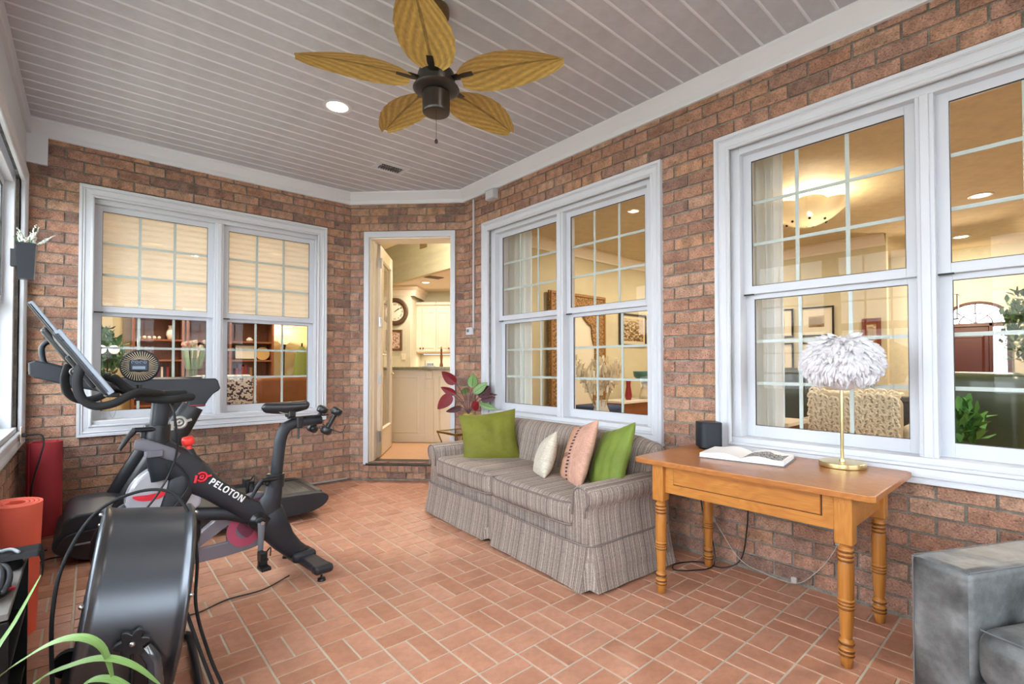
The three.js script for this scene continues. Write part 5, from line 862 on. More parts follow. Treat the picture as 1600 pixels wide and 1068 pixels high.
const palm = std(0xc9a85c, 0.7, { side: THREE.DoubleSide, map: tex(256, 256, (u, v) => { const rib = Math.abs(v - 0.5) < 0.03 ? 0.75 : 1, k = (0.88 + 0.2 * Math.sin((Math.abs(v - 0.5) * 26 + u * 16) * 1.6) * 0.35 + 0.12 * (N32(u, v) - 0.5)) * rib; return [k, k * 0.98, k * 0.94]; }), bumpMap: fineBump, bumpScale: 0.001 });
M.bronze = std(0x3d3a38, 0.4, { metalness: 0.7 });
function palmFan(label, pos, r, down, nb, turn, bronze, kit, W = 0.27, leafMat = palm, droop = 0) {
  const f = thing('ceiling_fan', label, 'fan', pos, turn);
  mesh('canopy', lathe([[0, 0], [0.062, 0], [0.066, -0.01], [0.066, -0.045], [0.058, -0.058], [0.02, -0.062], [0, -0.062]], 32), std(0x6b5335, 0.35, { metalness: 0.6 }), f);
  mesh('downrod', cyl(0.011, 0.011, down - 0.05, 0, -(down - 0.05) / 2 - 0.05, 0, 14), std(0xb79a62, 0.4, { metalness: 0.4 }), f);
  const y = -down;
  mesh('motor', lathe([[0, 0.06], [0.03, 0.06], [0.05, 0.035], [0.09, 0.02], [0.095, 0.0], [0.095, -0.05], [0.085, -0.062], [0, -0.062]], 40), bronze, f).position.y = y;
  const bl = leafBlade(r - 0.13, W);
  for (let k = 0; k < nb; k++) {
    const b = new THREE.Group(); b.name = 'blade'; b.position.y = y - 0.02; b.rotation.y = k / nb * Math.PI * 2; b.rotation.z = -droop; f.add(b);
    mesh('blade_leaf', bl, leafMat, b).position.set(0.13, 0, 0);
    mesh('blade_iron', loft([[0.08, 0.0, 0, 0.022, 0.004], [0.13, 0.002, 0, 0.03, 0.004], [0.2, 0.006, 0, 0.02, 0.004]], 10), bronze, b);
  }
  if (kit) {
    mesh('flange', lathe([[0.03, -0.055], [0.115, -0.058], [0.118, -0.064], [0.1, -0.075], [0.07, -0.082]], 40), bronze, f).position.y = y;
    const cup = [[0.0, -0.075]]; cup.push([0.06, -0.075], [0.068, -0.082]); for (let k = 0; k < 6; k++) cup.push([0.07, -0.092 - k * 0.012], [0.0675, -0.095 - k * 0.012]); cup.push([0.07, -0.17], [0.068, -0.185], [0.06, -0.19], [0, -0.19]);
    mesh('switch_cup', lathe(cup, 40), std(0x4a4744, 0.3, { metalness: 0.8 }), f).position.y = y;
    mesh('pull_chain', join([cyl(0.0012, 0.0012, 0.16, -0.03, y - 0.265, 0.03, 6), mv(new THREE.SphereGeometry(0.009, 12, 8).scale(1, 1.3, 1), -0.03, y - 0.35, 0.03)]), M.bronze, f);
  }
  return f;
}
palmFan('ceiling fan with tan leaf blades hanging from the white board ceiling', [1.314, CEIL, -2.13], 0.66, 0.36, 5, 0.25, std(0x4b4743, 0.35, { metalness: 0.8 }), true);
{
  const v = thing('ceiling_vent', 'white rectangular air vent in the board ceiling', 'vent', [2.08, CEIL - 0.001, -4.17]);
  mesh('frame', join(frameGeo(-0.105, 0.105, -0.055, 0.055, [[0, -0.01], [0, 0.004], [0.012, 0.008], [0.042, 0.003], [0.044, -0.004]])).rotateX(Math.PI / 2), M.white, v);
  mesh('dark_duct', B(0.21, 0.004, 0.11, 0, 0.002, 0, 0), std(0x2b2b2b, 0.9), v);
  for (let k = 0; k < 9; k++) mesh('louvre', B(0.006, 0.014, 0.104, -0.092 + k * 0.023, -0.004, 0, 0).rotateZ(0), M.grey, v);
  const t = thing('thermostat', 'small white thermostat beside the sofa window', 'thermostat', [xC - 0.001, 1.535, -4.12], -Math.PI / 2);
  mesh('body', B(0.105, 0.078, 0.028, 0, 0.04, 0.014, 0.006), M.white, t); mesh('display', B(0.04, 0.03, 0.004, -0.016, 0.045, 0.028, 0.001), std(0x6f7a70, 0.3), t);
  mesh('cable_conduit', B(0.018, 1.34, 0.014, 0.055, 0.735, 0.007, 0.003), M.white, t);
  const s = thing('junction_box', 'small white box under the crown board above the sofa window', 'box', [xC - 0.001, 2.845, -3.735], -Math.PI / 2);
  mesh('cover', B(0.135, 0.095, 0.06, 0, 0.047, 0.03, 0.006), M.white, s); mesh('lid_line', join(frameGeo(-0.06, 0.06, 0.007, 0.087, [[0, 0.0605], [0.002, 0.0612], [0.003, 0.0605]])), M.grey, s);
  single('floor_conduit', join([bar(V(1.32, 0.028, zA + 0.022), V(2.06, 0.028, zA + 0.022), 0.011, 12), bar(V(1.46, 0.028, zA + 0.022), V(1.50, 0.028, zA + 0.022), 0.017, 12), B(0.03, 0.04, 0.035, 1.34, 0.024, zA + 0.02, 0.004)]), std(0xa9a6a0, 0.45, { metalness: 0.3 }), 'grey metal conduit along the foot of the back brick wall', 'conduit');
}
// ---------- shades in the study window ----------
{
  const shm = phys(0xf3ead6, 0.9, { side: THREE.DoubleSide, transmission: 0.35, thickness: 0 });
  [[winA.g0, 'cream pleated shade half drawn behind the study window, next to the planter side'], [winA.g1, 'cream pleated shade half drawn behind the study window, next to the doorway side']].forEach(([g, lbl]) => {
    const s = thing('pleated_shade', lbl, 'shade', [(g[0] + g[1]) / 2, 1.70, zA - 0.185]);
    const w = g[1] - g[0] + 0.10, n = 17, h = 0.05, pos = [];
    for (let i = 0; i < n * 2; i++) { const y0 = i * h / 2 + 0.012, y1 = y0 + h / 2, z0 = i % 2 ? 0.012 : -0.006, z1 = i % 2 ? -0.006 : 0.012, q = [[-w / 2, y0, z0], [w / 2, y0, z0], [w / 2, y1, z1], [-w / 2, y1, z1]]; for (const k of [0, 1, 2, 0, 2, 3]) pos.push(...q[k]); }
    const ge = new THREE.BufferGeometry(); ge.setAttribute('position', new THREE.Float32BufferAttribute(pos, 3)); ge.computeVertexNormals(); mesh('fabric', ge, shm, s);
    mesh('bottom_rail', B(w, 0.018, 0.03, 0, 0.005, 0.003, 0.003), std(0xe3d3b0, 0.6), s); mesh('head_rail', B(w, 0.04, 0.04, 0, n * h + 0.03, 0.003, 0.003), M.white, s);
  });
  single('shade_cord', tube([[0.13, 1.0, zA - 0.03], [0.125, 0.86, zA - 0.02], [0.145, 0.80, zA - 0.02], [0.165, 0.86, zA - 0.02], [0.16, 1.0, zA - 0.03]], 0.0012, 40, 5), M.grey, 'thin looped cord on the study window below the handlebar', 'cord');
}
// ---------- study ----------
const spineNames = ['red', 'slate blue', 'tan', 'green', 'sand coloured', 'plum', 'white', 'navy', 'brown'], spines = [0x7d2f2a, 0x2f4a55, 0xc9b68c, 0x40583c, 0xb8a07a, 0x5a3a55, 0xd8d2c2, 0x27303f, 0x8a6a3c].map((c) => std(c, 0.7)), ordinal = ['first', 'second', 'third', 'fourth', 'fifth', 'sixth', 'seventh', 'eighth'];
function bookcase(label, x0, x1, z, items) {
  const b = thing('bookcase', label, 'bookcase', [(x0 + x1) / 2, RIN, z], 0, 'study bookcases'), w = x1 - x0, H = 2.0;
  for (const s of [-1, 1]) mesh('side_panel', B(0.03, H, 0.34, s * (w / 2 - 0.015), H / 2, 0.17, 0.003), M.darkwood, b);
  mesh('back_panel', B(w - 0.05, H - 0.02, 0.012, 0, H / 2, 0.008, 0), M.darkwood, b); mesh('top', B(w + 0.02, 0.04, 0.36, 0, H + 0.02, 0.18, 0.004), M.darkwood, b);
  const ys = [0.08, 0.48, 0.80, 1.10, 1.38, 1.68]; for (const y of ys) mesh('shelf', B(w - 0.06, 0.025, 0.32, 0, y, 0.17, 0.003), M.darkwood, b);
  return { b, w, ys, x: (x0 + x1) / 2, z };
}
function rowOfBooks(bc, row, from, n, lbl) {
  let x = bc.x - bc.w / 2 + 0.05 + from;
  for (let k = 0; k < n; k++) { const t = rr(0.02, 0.04), h = rr(0.17, 0.24); if (x + t > bc.x + bc.w / 2 - 0.04) break; const c = Math.floor(rnd() * spines.length); single('book', B(t, h, 0.15, 0, h / 2, 0, 0.003), spines[c], spineNames[c] + ' book, ' + ordinal[k] + ' of the ' + lbl, 'book', [x + t / 2, RIN + bc.ys[row] + 0.013, bc.z + 0.2], 0, lbl); x += t + 0.002; }
}
{
  const a = bookcase('brown bookcase nearest the pale study wall behind the bike', 0.42, 1.0, -8.59), c = bookcase('brown bookcase in the middle of the study wall', 1.02, 1.50, -8.59), d = bookcase('brown bookcase beside the lit floor lamp', 1.55, 2.16, -8.59);
  rowOfBooks(c, 5, 0.05, 5, 'books on the top shelf of the middle bookcase'); rowOfBooks(a, 2, 0.1, 8, 'books low in the bookcase behind the bike'); rowOfBooks(d, 2, 0.05, 6, 'books low in the bookcase beside the floor lamp'); rowOfBooks(c, 3, 0.02, 7, 'books on the lower shelf of the middle bookcase');
  const vase = (x, y, z, h, col, lbl) => single('vase', lathe([[0, 0], [0.03, 0], [0.05, h * 0.35], [0.045, h * 0.6], [0.02, h * 0.85], [0.028, h]], 20), std(col, 0.5), lbl, 'vase', [x, y, z]);
  vase(0.85, RIN + 1.393, -8.4, 0.2, 0xe9e2d2, 'white vase on the bookcase shelf behind the bike'); vase(0.58, RIN + 1.693, -8.4, 0.12, 0xe0a24a, 'amber bowl on the bookcase top shelf'); vase(1.85, RIN + 1.393, -8.4, 0.07, 0xe8e0cc, 'low white dish on the bookcase beside the lamp');
  for (let k = 0; k < 5; k++) single('ornament', mv(new THREE.SphereGeometry(0.022, 12, 8), 0, 0.022, 0), std(0xe7dcc0, 0.5), ordinal[k] + ' small cream ball in the row on the bookcase behind the bike', 'ornament', [0.50 + k * 0.055, RIN + 1.393, -8.36 + (k % 2) * 0.03], 0, 'cream balls on the study shelf');
  const f = thing('picture_frame', 'pale framed picture leaning in the bookcase beside the lamp', 'picture', [1.78, RIN + 1.113, -8.36]); mesh('frame', join(frameGeo(-0.13, 0.13, 0.02, 0.22, [[0, 0.002], [0, 0.012], [0.02, 0.012], [0.02, 0]])), std(0x2f2a26, 0.5), f); mesh('print', B(0.26, 0.2, 0.004, 0, 0.12, 0, 0), std(0xe4dfcc, 0.8), f);
  single('drum_ornament', mv(new THREE.CylinderGeometry(0.1, 0.1, 0.05, 28).rotateX(Math.PI / 2), 0, 0.1, 0), std(0xc9a467, 0.6), 'round tan drum on the bookcase shelf beside the lamp', 'ornament', [2.02, RIN + 1.113, -8.36]);
  const l = thing('floor_lamp', 'lit torchiere floor lamp with white bowl in the study', 'lamp', [2.32, RIN, -8.3]);
  mesh('base', lathe([[0, 0], [0.13, 0], [0.13, 0.015], [0.03, 0.03], [0.012, 0.05], [0, 0.05]], 28), M.bronze, l); mesh('pole', cyl(0.011, 0.011, 1.28, 0, 0.68, 0, 12), M.bronze, l); mesh('cup', lathe([[0.012, 1.26], [0.02, 1.3], [0.035, 1.37], [0.04, 1.385]], 20), M.bronze, l);
  mesh('shade', lathe([[0.03, 1.36], [0.08, 1.40], [0.13, 1.47], [0.15, 1.50]], 28), std(0xfff3dc, 0.6, { emissive: 0xffe2b0, emissiveIntensity: 1.5, side: THREE.DoubleSide }), l);
  const pl = new THREE.PointLight(0xffe2b8, 2.5, 0, 2); pl.position.set(0, 1.56, 0); pl.castShadow = true; l.add(pl);
  // green garment hanging on a hook
  const g = thing('hanging_coat', 'olive green coat hanging on a stand in the study', 'coat', [2.5, RIN, -8.0]);
  mesh('coat', loft([[0, 1.32, 0, 0.03, 0.03], [0, 1.22, 0, 0.10, 0.05], [0, 0.9, 0, 0.13, 0.07], [0, 0.45, 0, 0.15, 0.08]].map((q) => [q[0], q[1], q[2], q[4], q[3]]), 20), std(0x7d8a45, 0.9), g); mesh('stand', join([cyl(0.012, 0.012, 1.36, 0, 0.70, 0, 10), cyl(0.15, 0.14, 0.02, 0, 0.01, 0, 24)]), M.bronze, g);
  // patterned armchair
  const leafPat = tex(256, 256, (u, v) => { const n = N16(u, v) * 0.7 + N32(u, v) * 0.4; return n > 0.52 ? [0.87, 0.83, 0.78] : [0.30, 0.24, 0.25]; }, true, [1.5, 1.5]);
  const pc = thing('patterned_armchair', 'cream armchair with dark leaf pattern inside the study window', 'armchair', [1.14, RIN, -6.60]);
  const pm = std(0xffffff, 0.9, { map: leafPat }); mesh('backrest', uvBox(new RoundedBoxGeometry(0.62, 0.75, 0.16, 4, 0.06).translate(0, 0.55, 0.18), 2), pm, pc); mesh('seat', uvBox(new RoundedBoxGeometry(0.56, 0.2, 0.55, 4, 0.05).translate(0, 0.36, -0.15), 2), pm, pc); for (const s of [-1, 1]) mesh('arm', uvBox(new RoundedBoxGeometry(0.12, 0.3, 0.6, 4, 0.05).translate(s * 0.31, 0.48, -0.1), 2), pm, pc); for (const sx of [-1, 1]) for (const sz of [-1, 1]) mesh('leg', cyl(0.018, 0.025, 0.27, sx * 0.25, 0.135, sz * 0.2 - 0.1, 10), M.darkwood, pc);
  // brown leather sofa
  const ls = thing('leather_sofa', 'brown leather sofa with high back inside the study window', 'sofa', [2.06, RIN, -7.17]);
  const lm = phys(0x8f5324, 0.4, { map: velvetMap, clearcoat: 0.15 }); mesh('backrest', new RoundedBoxGeometry(0.9, 0.62, 0.22, 5, 0.08).translate(0, 0.58, 0.1), lm, ls); mesh('seat', new RoundedBoxGeometry(0.84, 0.24, 0.6, 4, 0.06).translate(0, 0.34, -0.3), lm, ls); for (const s of [-1, 1]) mesh('arm', new RoundedBoxGeometry(0.16, 0.5, 0.8, 4, 0.07).translate(s * 0.44, 0.42, -0.2), lm, ls); for (const sx of [-1, 1]) for (const sz of [-1, 1]) mesh('foot', cyl(0.03, 0.03, 0.22, sx * 0.38, 0.11, sz * 0.2 - 0.2, 10), M.darkwood, ls);
  // table by the window with tulips, globe lamp and plant
  const tb = thing('study_table', 'long dark table inside the study window', 'table', [0.42, RIN, -6.0]);
  mesh('table_top', B(1.3, 0.035, 0.6, 0, 0.88, 0, 0.005), M.darkwood, tb); for (const sx of [-1, 1]) for (const sz of [-1, 1]) mesh('leg', B(0.06, 0.865, 0.06, sx * 0.58, 0.4325, sz * 0.24, 0.004), M.darkwood, tb);
  const tv = thing('tulip_vase', 'glass vase of pale tulips on the study table', 'vase', [0.78, RIN + 0.898, -5.92]);
  mesh('vase', lathe([[0, 0], [0.045, 0], [0.05, 0.02], [0.045, 0.1], [0.07, 0.2], [0.075, 0.21]], 24), phys(0xeaf3ea, 0.02, { transmission: 1, thickness: 0, side: THREE.DoubleSide }), tv);
  const pet = [0xe9d3bd, 0xdfa59a, 0xe8e2cf].map((c) => std(c, 0.7)), gl = std(0x93a876, 0.7, { side: THREE.DoubleSide });
  for (let k = 0; k < 12; k++) { const a = k * 2.4, R = 0.03 + 0.085 * ((k * 0.37) % 1), tip = V(Math.cos(a) * R, 0.30 + 0.06 * ((k * 0.61) % 1), Math.sin(a) * R), st = mesh('stem', tube([[0.3 * tip.x, 0.03, 0.3 * tip.z], [0.6 * tip.x, 0.18, 0.6 * tip.z], [tip.x, tip.y, tip.z]], 0.004, 10, 5), gl, tv); mesh('flower', mv(lathe([[0, 0], [0.018, 0.008], [0.022, 0.025], [0.014, 0.045], [0.01, 0.046]], 10), tip.x, tip.y, tip.z), pet[k % 3], st); const lf = new THREE.PlaneGeometry(0.03, 0.2, 1, 4); lf.rotateY(a); mesh('leaf', lf.rotateZ(-tip.x * 2.5).translate(tip.x * 0.8, 0.2, tip.z * 0.8), gl, tv); }
  const gp = thing('globe_lamp', 'lamp with two small white globes on the study table', 'lamp', [0.125, RIN + 0.898, -5.95]);
  mesh('stand', join([cyl(0.05, 0.05, 0.015, 0, 0.008, 0, 20), cyl(0.006, 0.006, 0.24, 0, 0.125, 0, 8), B(0.1, 0.008, 0.008, 0, 0.24, 0, 0.001)]), M.bronze, gp); for (const s of [-1, 1]) mesh('globe', mv(new THREE.SphereGeometry(0.04, 18, 12), s * 0.048, 0.285, 0), std(0xffffff, 0.4, { emissive: 0xffffff, emissiveIntensity: 1.0 }), gp);
  const gpl = new THREE.PointLight(0xfff4e4, 1.5, 0, 2); gpl.position.set(0, 0.36, 0.0); gpl.castShadow = true; gp.add(gpl);
  const bush = (lbl, pos, R, H, n, col, trunk) => { const t = thing('leafy_plant', lbl, 'plant', pos); mesh('pot', lathe([[0, 0], [0.11, 0], [0.14, 0.26], [0.12, 0.26], [0.11, 0.22], [0, 0.22]], 24), std(0x8a6f55, 0.7), t); mesh('trunk', tube([[0, 0.2, 0], [0.02, 0.2 + trunk * 0.5, 0.01], [0, 0.25 + trunk, 0]], 0.014, 14, 7), M.darkwood, t); const ls = []; const q = new THREE.PlaneGeometry(0.045, 0.10, 2, 2); q.translate(0, 0.05, 0); { const p = q.attributes.position; for (let i = 0; i < p.count; i++) { const y = p.getY(i) / 0.1; p.setX(i, p.getX(i) * (0.15 + Math.sin(Math.PI * Math.min(1, y * 0.9 + 0.05)))); p.setZ(i, Math.abs(p.getX(i)) * 0.4); } } for (let k = 0; k < n; k++) { const g = q.clone(), a = rr(0, 6.28), u = rr(-1, 1), r = Math.cbrt(rnd()) * R, s = Math.sqrt(1 - u * u); g.rotateX(rr(-1.4, 1.4)); g.rotateY(rr(0, 6.28)); g.translate(r * s * Math.cos(a), 0.25 + trunk + H * 0.5 + u * r * H / R / 2, r * s * Math.sin(a)); ls.push(g); } mesh('foliage', join(ls), std(col, 0.6, { side: THREE.DoubleSide }), t).userData.kind = 'stuff'; };
  bush('bushy green plant beside the pale wall in the study', [0.08, RIN, -7.0], 0.22, 0.6, 340, 0x4d7350, 0.6);
  bush('slender green tree beside the front door in the foyer', [8.0, RIN, -0.30], 0.26, 0.9, 380, 0x4c6a44, 0.75);
  bush('small fern in front of the olive leather chair', [4.4, RIN, -0.53], 0.16, 0.3, 260, 0x4f8a3c, 0.22);
}
// ---------- kitchen and hall ----------
{
  const k = thing('breakfast_bar', 'cream panelled breakfast bar with granite top behind the doorway', 'counter', [3.24, RIN, -5.91], -Math.PI / 4);
  mesh('panel', B(1.1, 0.97, 0.1, 0.13, 0.485, -0.05, 0.002), M.cream, k); mesh('counter_top', B(1.14, 0.04, 0.42, 0.13, 0.99, -0.1, 0.008), std(0xffffff, 0.2, { map: tex(256, 256, (u, v) => { const n = N32(u, v) * 0.5 + N64(u, v) * 0.5; return n > 0.58 ? [0.72, 0.68, 0.55] : n > 0.45 ? [0.50, 0.50, 0.40] : [0.30, 0.32, 0.26]; }, true, [3, 3]) }), k);
  mesh('pilaster', join([B(0.12, 0.86, 0.025, 0.27, 0.43, 0.01, 0.003), B(0.08, 0.11, 0.06, 0.27, 0.90, 0.02, 0.01)]), M.cream, k); mesh('raised_panel', join([...frameGeo(-0.35, 0.1, 0.14, 0.86, [[0, 0.0], [0.006, 0.012], [0.02, 0.006], [0.026, 0]]), ...frameGeo(0.42, 0.6, 0.14, 0.86, [[0, 0.0], [0.006, 0.012], [0.02, 0.006], [0.026, 0]])]), M.cream, k); mesh('baseboard', B(1.1, 0.1, 0.02, 0.13, 0.05, 0.008, 0.004), M.cream, k);
  const at = (s, d) => [3.24 + 0.7071 * s + 0.7071 * d, -5.91 + 0.7071 * s - 0.7071 * d];
  { const [x, z] = at(0.42, 0.05); const bt = thing('pepper_mill', 'tall dark wooden pepper mill on the breakfast bar', 'mill', [x, RIN + 1.011, z]); mesh('body', lathe([[0, 0], [0.022, 0], [0.024, 0.02], [0.014, 0.06], [0.018, 0.14], [0.012, 0.2], [0.015, 0.23], [0, 0.26]], 18), M.darkwood, bt); mesh('cap', mv(new THREE.SphereGeometry(0.012, 12, 8), 0, 0.265, 0), M.brass, bt); }
  { const [x, z] = at(0.24, 0.08); single('napkin_tray', join([B(0.16, 0.012, 0.1, 0, 0.006, 0, 0.003), bar(V(-0.05, 0.01, 0), V(-0.05, 0.09, 0), 0.006, 8), B(0.08, 0.04, 0.06, 0.02, 0.03, 0, 0.005)]), M.steel, 'small metal tray on the breakfast bar', 'tray', [x, RIN + 1.011, z], -Math.PI / 4); }
  // clock and picture on the cream wall: plane through (4.985,-9.041), facing the doorway
  const P = (u, y, o = 0.06) => [4.95 + 0.7071 * u - 0.7071 * o, y, -9.076 + 0.7071 * u + 0.7071 * o];
  const c = thing('wall_clock', 'large round clock with brown rim on the kitchen wall', 'clock', P(-0.27, 2.32), -Math.PI / 4);
  const ct = document.createElement('canvas'); ct.width = ct.height = 256; const q = ct.getContext('2d'); q.fillStyle = '#efe6d0'; q.fillRect(0, 0, 256, 256); q.fillStyle = '#2b2620'; q.font = 'bold 30px serif'; q.textAlign = 'center'; q.textBaseline = 'middle'; ['XII', 'I', 'II', 'III', 'IIII', 'V', 'VI', 'VII', 'VIII', 'IX', 'X', 'XI'].forEach((t, i) => { const a = i * Math.PI / 6; q.save(); q.translate(128 + 96 * Math.sin(a), 128 - 96 * Math.cos(a)); q.rotate(a); q.fillText(t, 0, 0); q.restore(); });
  const ctx = new THREE.CanvasTexture(ct); ctx.colorSpace = THREE.SRGBColorSpace;
  mesh('rim', lathe([[0.19, 0], [0.28, 0], [0.285, 0.02], [0.26, 0.045], [0.23, 0.03], [0.215, 0.045], [0.19, 0.02]], 48).rotateX(Math.PI / 2), std(0x5a4330, 0.5), c); mesh('dial', mv(new THREE.CircleGeometry(0.2, 40), 0, 0, 0.018), std(0xffffff, 0.7, { map: ctx }), c);
  mesh('hand', join([B(0.012, 0.12, 0.003, 0, 0.05, 0, 0).rotateZ(-0.9), B(0.008, 0.17, 0.003, 0, 0.075, 0, 0).rotateZ(-1.15 + 0.12)]).translate(0, 0, 0.024), M.black, c);
  const pf = thing('picture_frame', 'brown framed flower picture below the kitchen clock', 'picture', P(-0.29, 1.735), -Math.PI / 4); mesh('frame', join(frameGeo(-0.13, 0.13, -0.17, 0.17, [[0, 0.004], [0, 0.02], [0.03, 0.028], [0.045, 0.012], [0.045, 0]])), std(0x6b5138, 0.5), pf); mesh('print', mv(new THREE.PlaneGeometry(0.26, 0.34), 0, 0, 0.006), std(0xffffff, 0.8, { map: tex(128, 128, (u, v) => { const n = N16(u, v) + 0.4 * N32(u, v); return n > 0.95 ? [0.45, 0.3, 0.35] : n > 0.75 ? [0.75, 0.6, 0.5] : [0.85, 0.76, 0.68]; }) }), pf);
  single('light_switch', B(0.08, 0.12, 0.012, 0, 0, 0.006, 0.003), M.cream, 'cream light switch plate on the kitchen wall below the clock', 'switch', P(-0.09, 1.39, 0.055), -Math.PI / 4);
  single('outlet_plate', B(0.08, 0.12, 0.012, 0, 0, 0.006, 0.003), M.cream, 'cream outlet plate on the breakfast bar front near its corbel', 'outlet', [3.24 + 0.7071 * 0.27, RIN + 0.78, -5.91 + 0.7071 * 0.27 + 0.0], -Math.PI / 4).position.add(V(-0.02, 0, 0.02));
  // wall cabinets
  const cab = (i, lbl) => { const o = thing('wall_cabinet', lbl, 'cabinet', [5.47 + 0.7071 * (i * 0.62 - 0.12), 1.48, -9.20 + 0.7071 * (i * 0.62 - 0.12)], -Math.PI / 4, 'cream kitchen wall cabinets'); mesh('body', B(0.62, 1.03, 0.34, 0, 0.515, -0.17, 0.002), M.cream, o); mesh('cornice', B(0.62, 0.07, 0.38, 0, 1.065, -0.15, 0.02), M.cream, o); for (const s of [-1, 1]) { const d = mesh('door', join([B(0.3, 0.95, 0.02, s * 0.155, 0.5, 0.01, 0.003), ...frameGeo(s * 0.155 - 0.09, s * 0.155 + 0.09, 0.12, 0.86, [[0, 0.02], [0.008, 0.03], [0.02, 0.024], [0.03, 0.02]])]), M.cream, o); mesh('knob', mv(new THREE.SphereGeometry(0.016, 12, 8), s * 0.03, 0.1, 0.035), M.black, d); } };
  cab(0, 'cream wall cabinet nearest the clock wall'); cab(1, 'cream wall cabinet at the right side of the doorway view'); cab(2, 'cream wall cabinet hidden beyond the door jamb');
  const uc = thing('cabinet_light', 'bright light strip under the kitchen wall cabinets', 'light', [5.80, 1.455, -8.98], -Math.PI / 4); mesh('housing', B(1.0, 0.02, 0.05, 0, 0.01, 0, 0.002), M.white, uc); mesh('diffuser', B(0.98, 0.006, 0.04, 0, -0.003, 0, 0.001), std(0xffffff, 0.5, { emissive: 0xfff4e0, emissiveIntensity: 4 }), uc); const ul = new THREE.RectAreaLight(0xfff0dc, 60, 0.98, 0.04); ul.position.set(0, -0.01, 0); ul.lookAt(0, -5, 0); uc.add(ul); ul.rotation.set(-Math.PI / 2, 0, 0);
  single('ceiling_vent', join([B(0.35, 0.01, 0.2, 0, -0.005, 0, 0.002), ...[-2, -1, 0, 1, 2].map((i) => B(0.3, 0.012, 0.012, 0, -0.012, i * 0.03, 0))]), std(0x8d8474, 0.6), 'grey air vent in the kitchen ceiling seen through the doorway', 'vent', [4.75, 2.849, -7.8]);
  single('wall_vent', B(0.012, 0.16, 0.24, 0, 0, 0, 0.002), std(0x9a8560, 0.6), 'tan air vent on the high sage header beyond the doorway', 'vent', [4.372, 3.36, -7.5]);
}
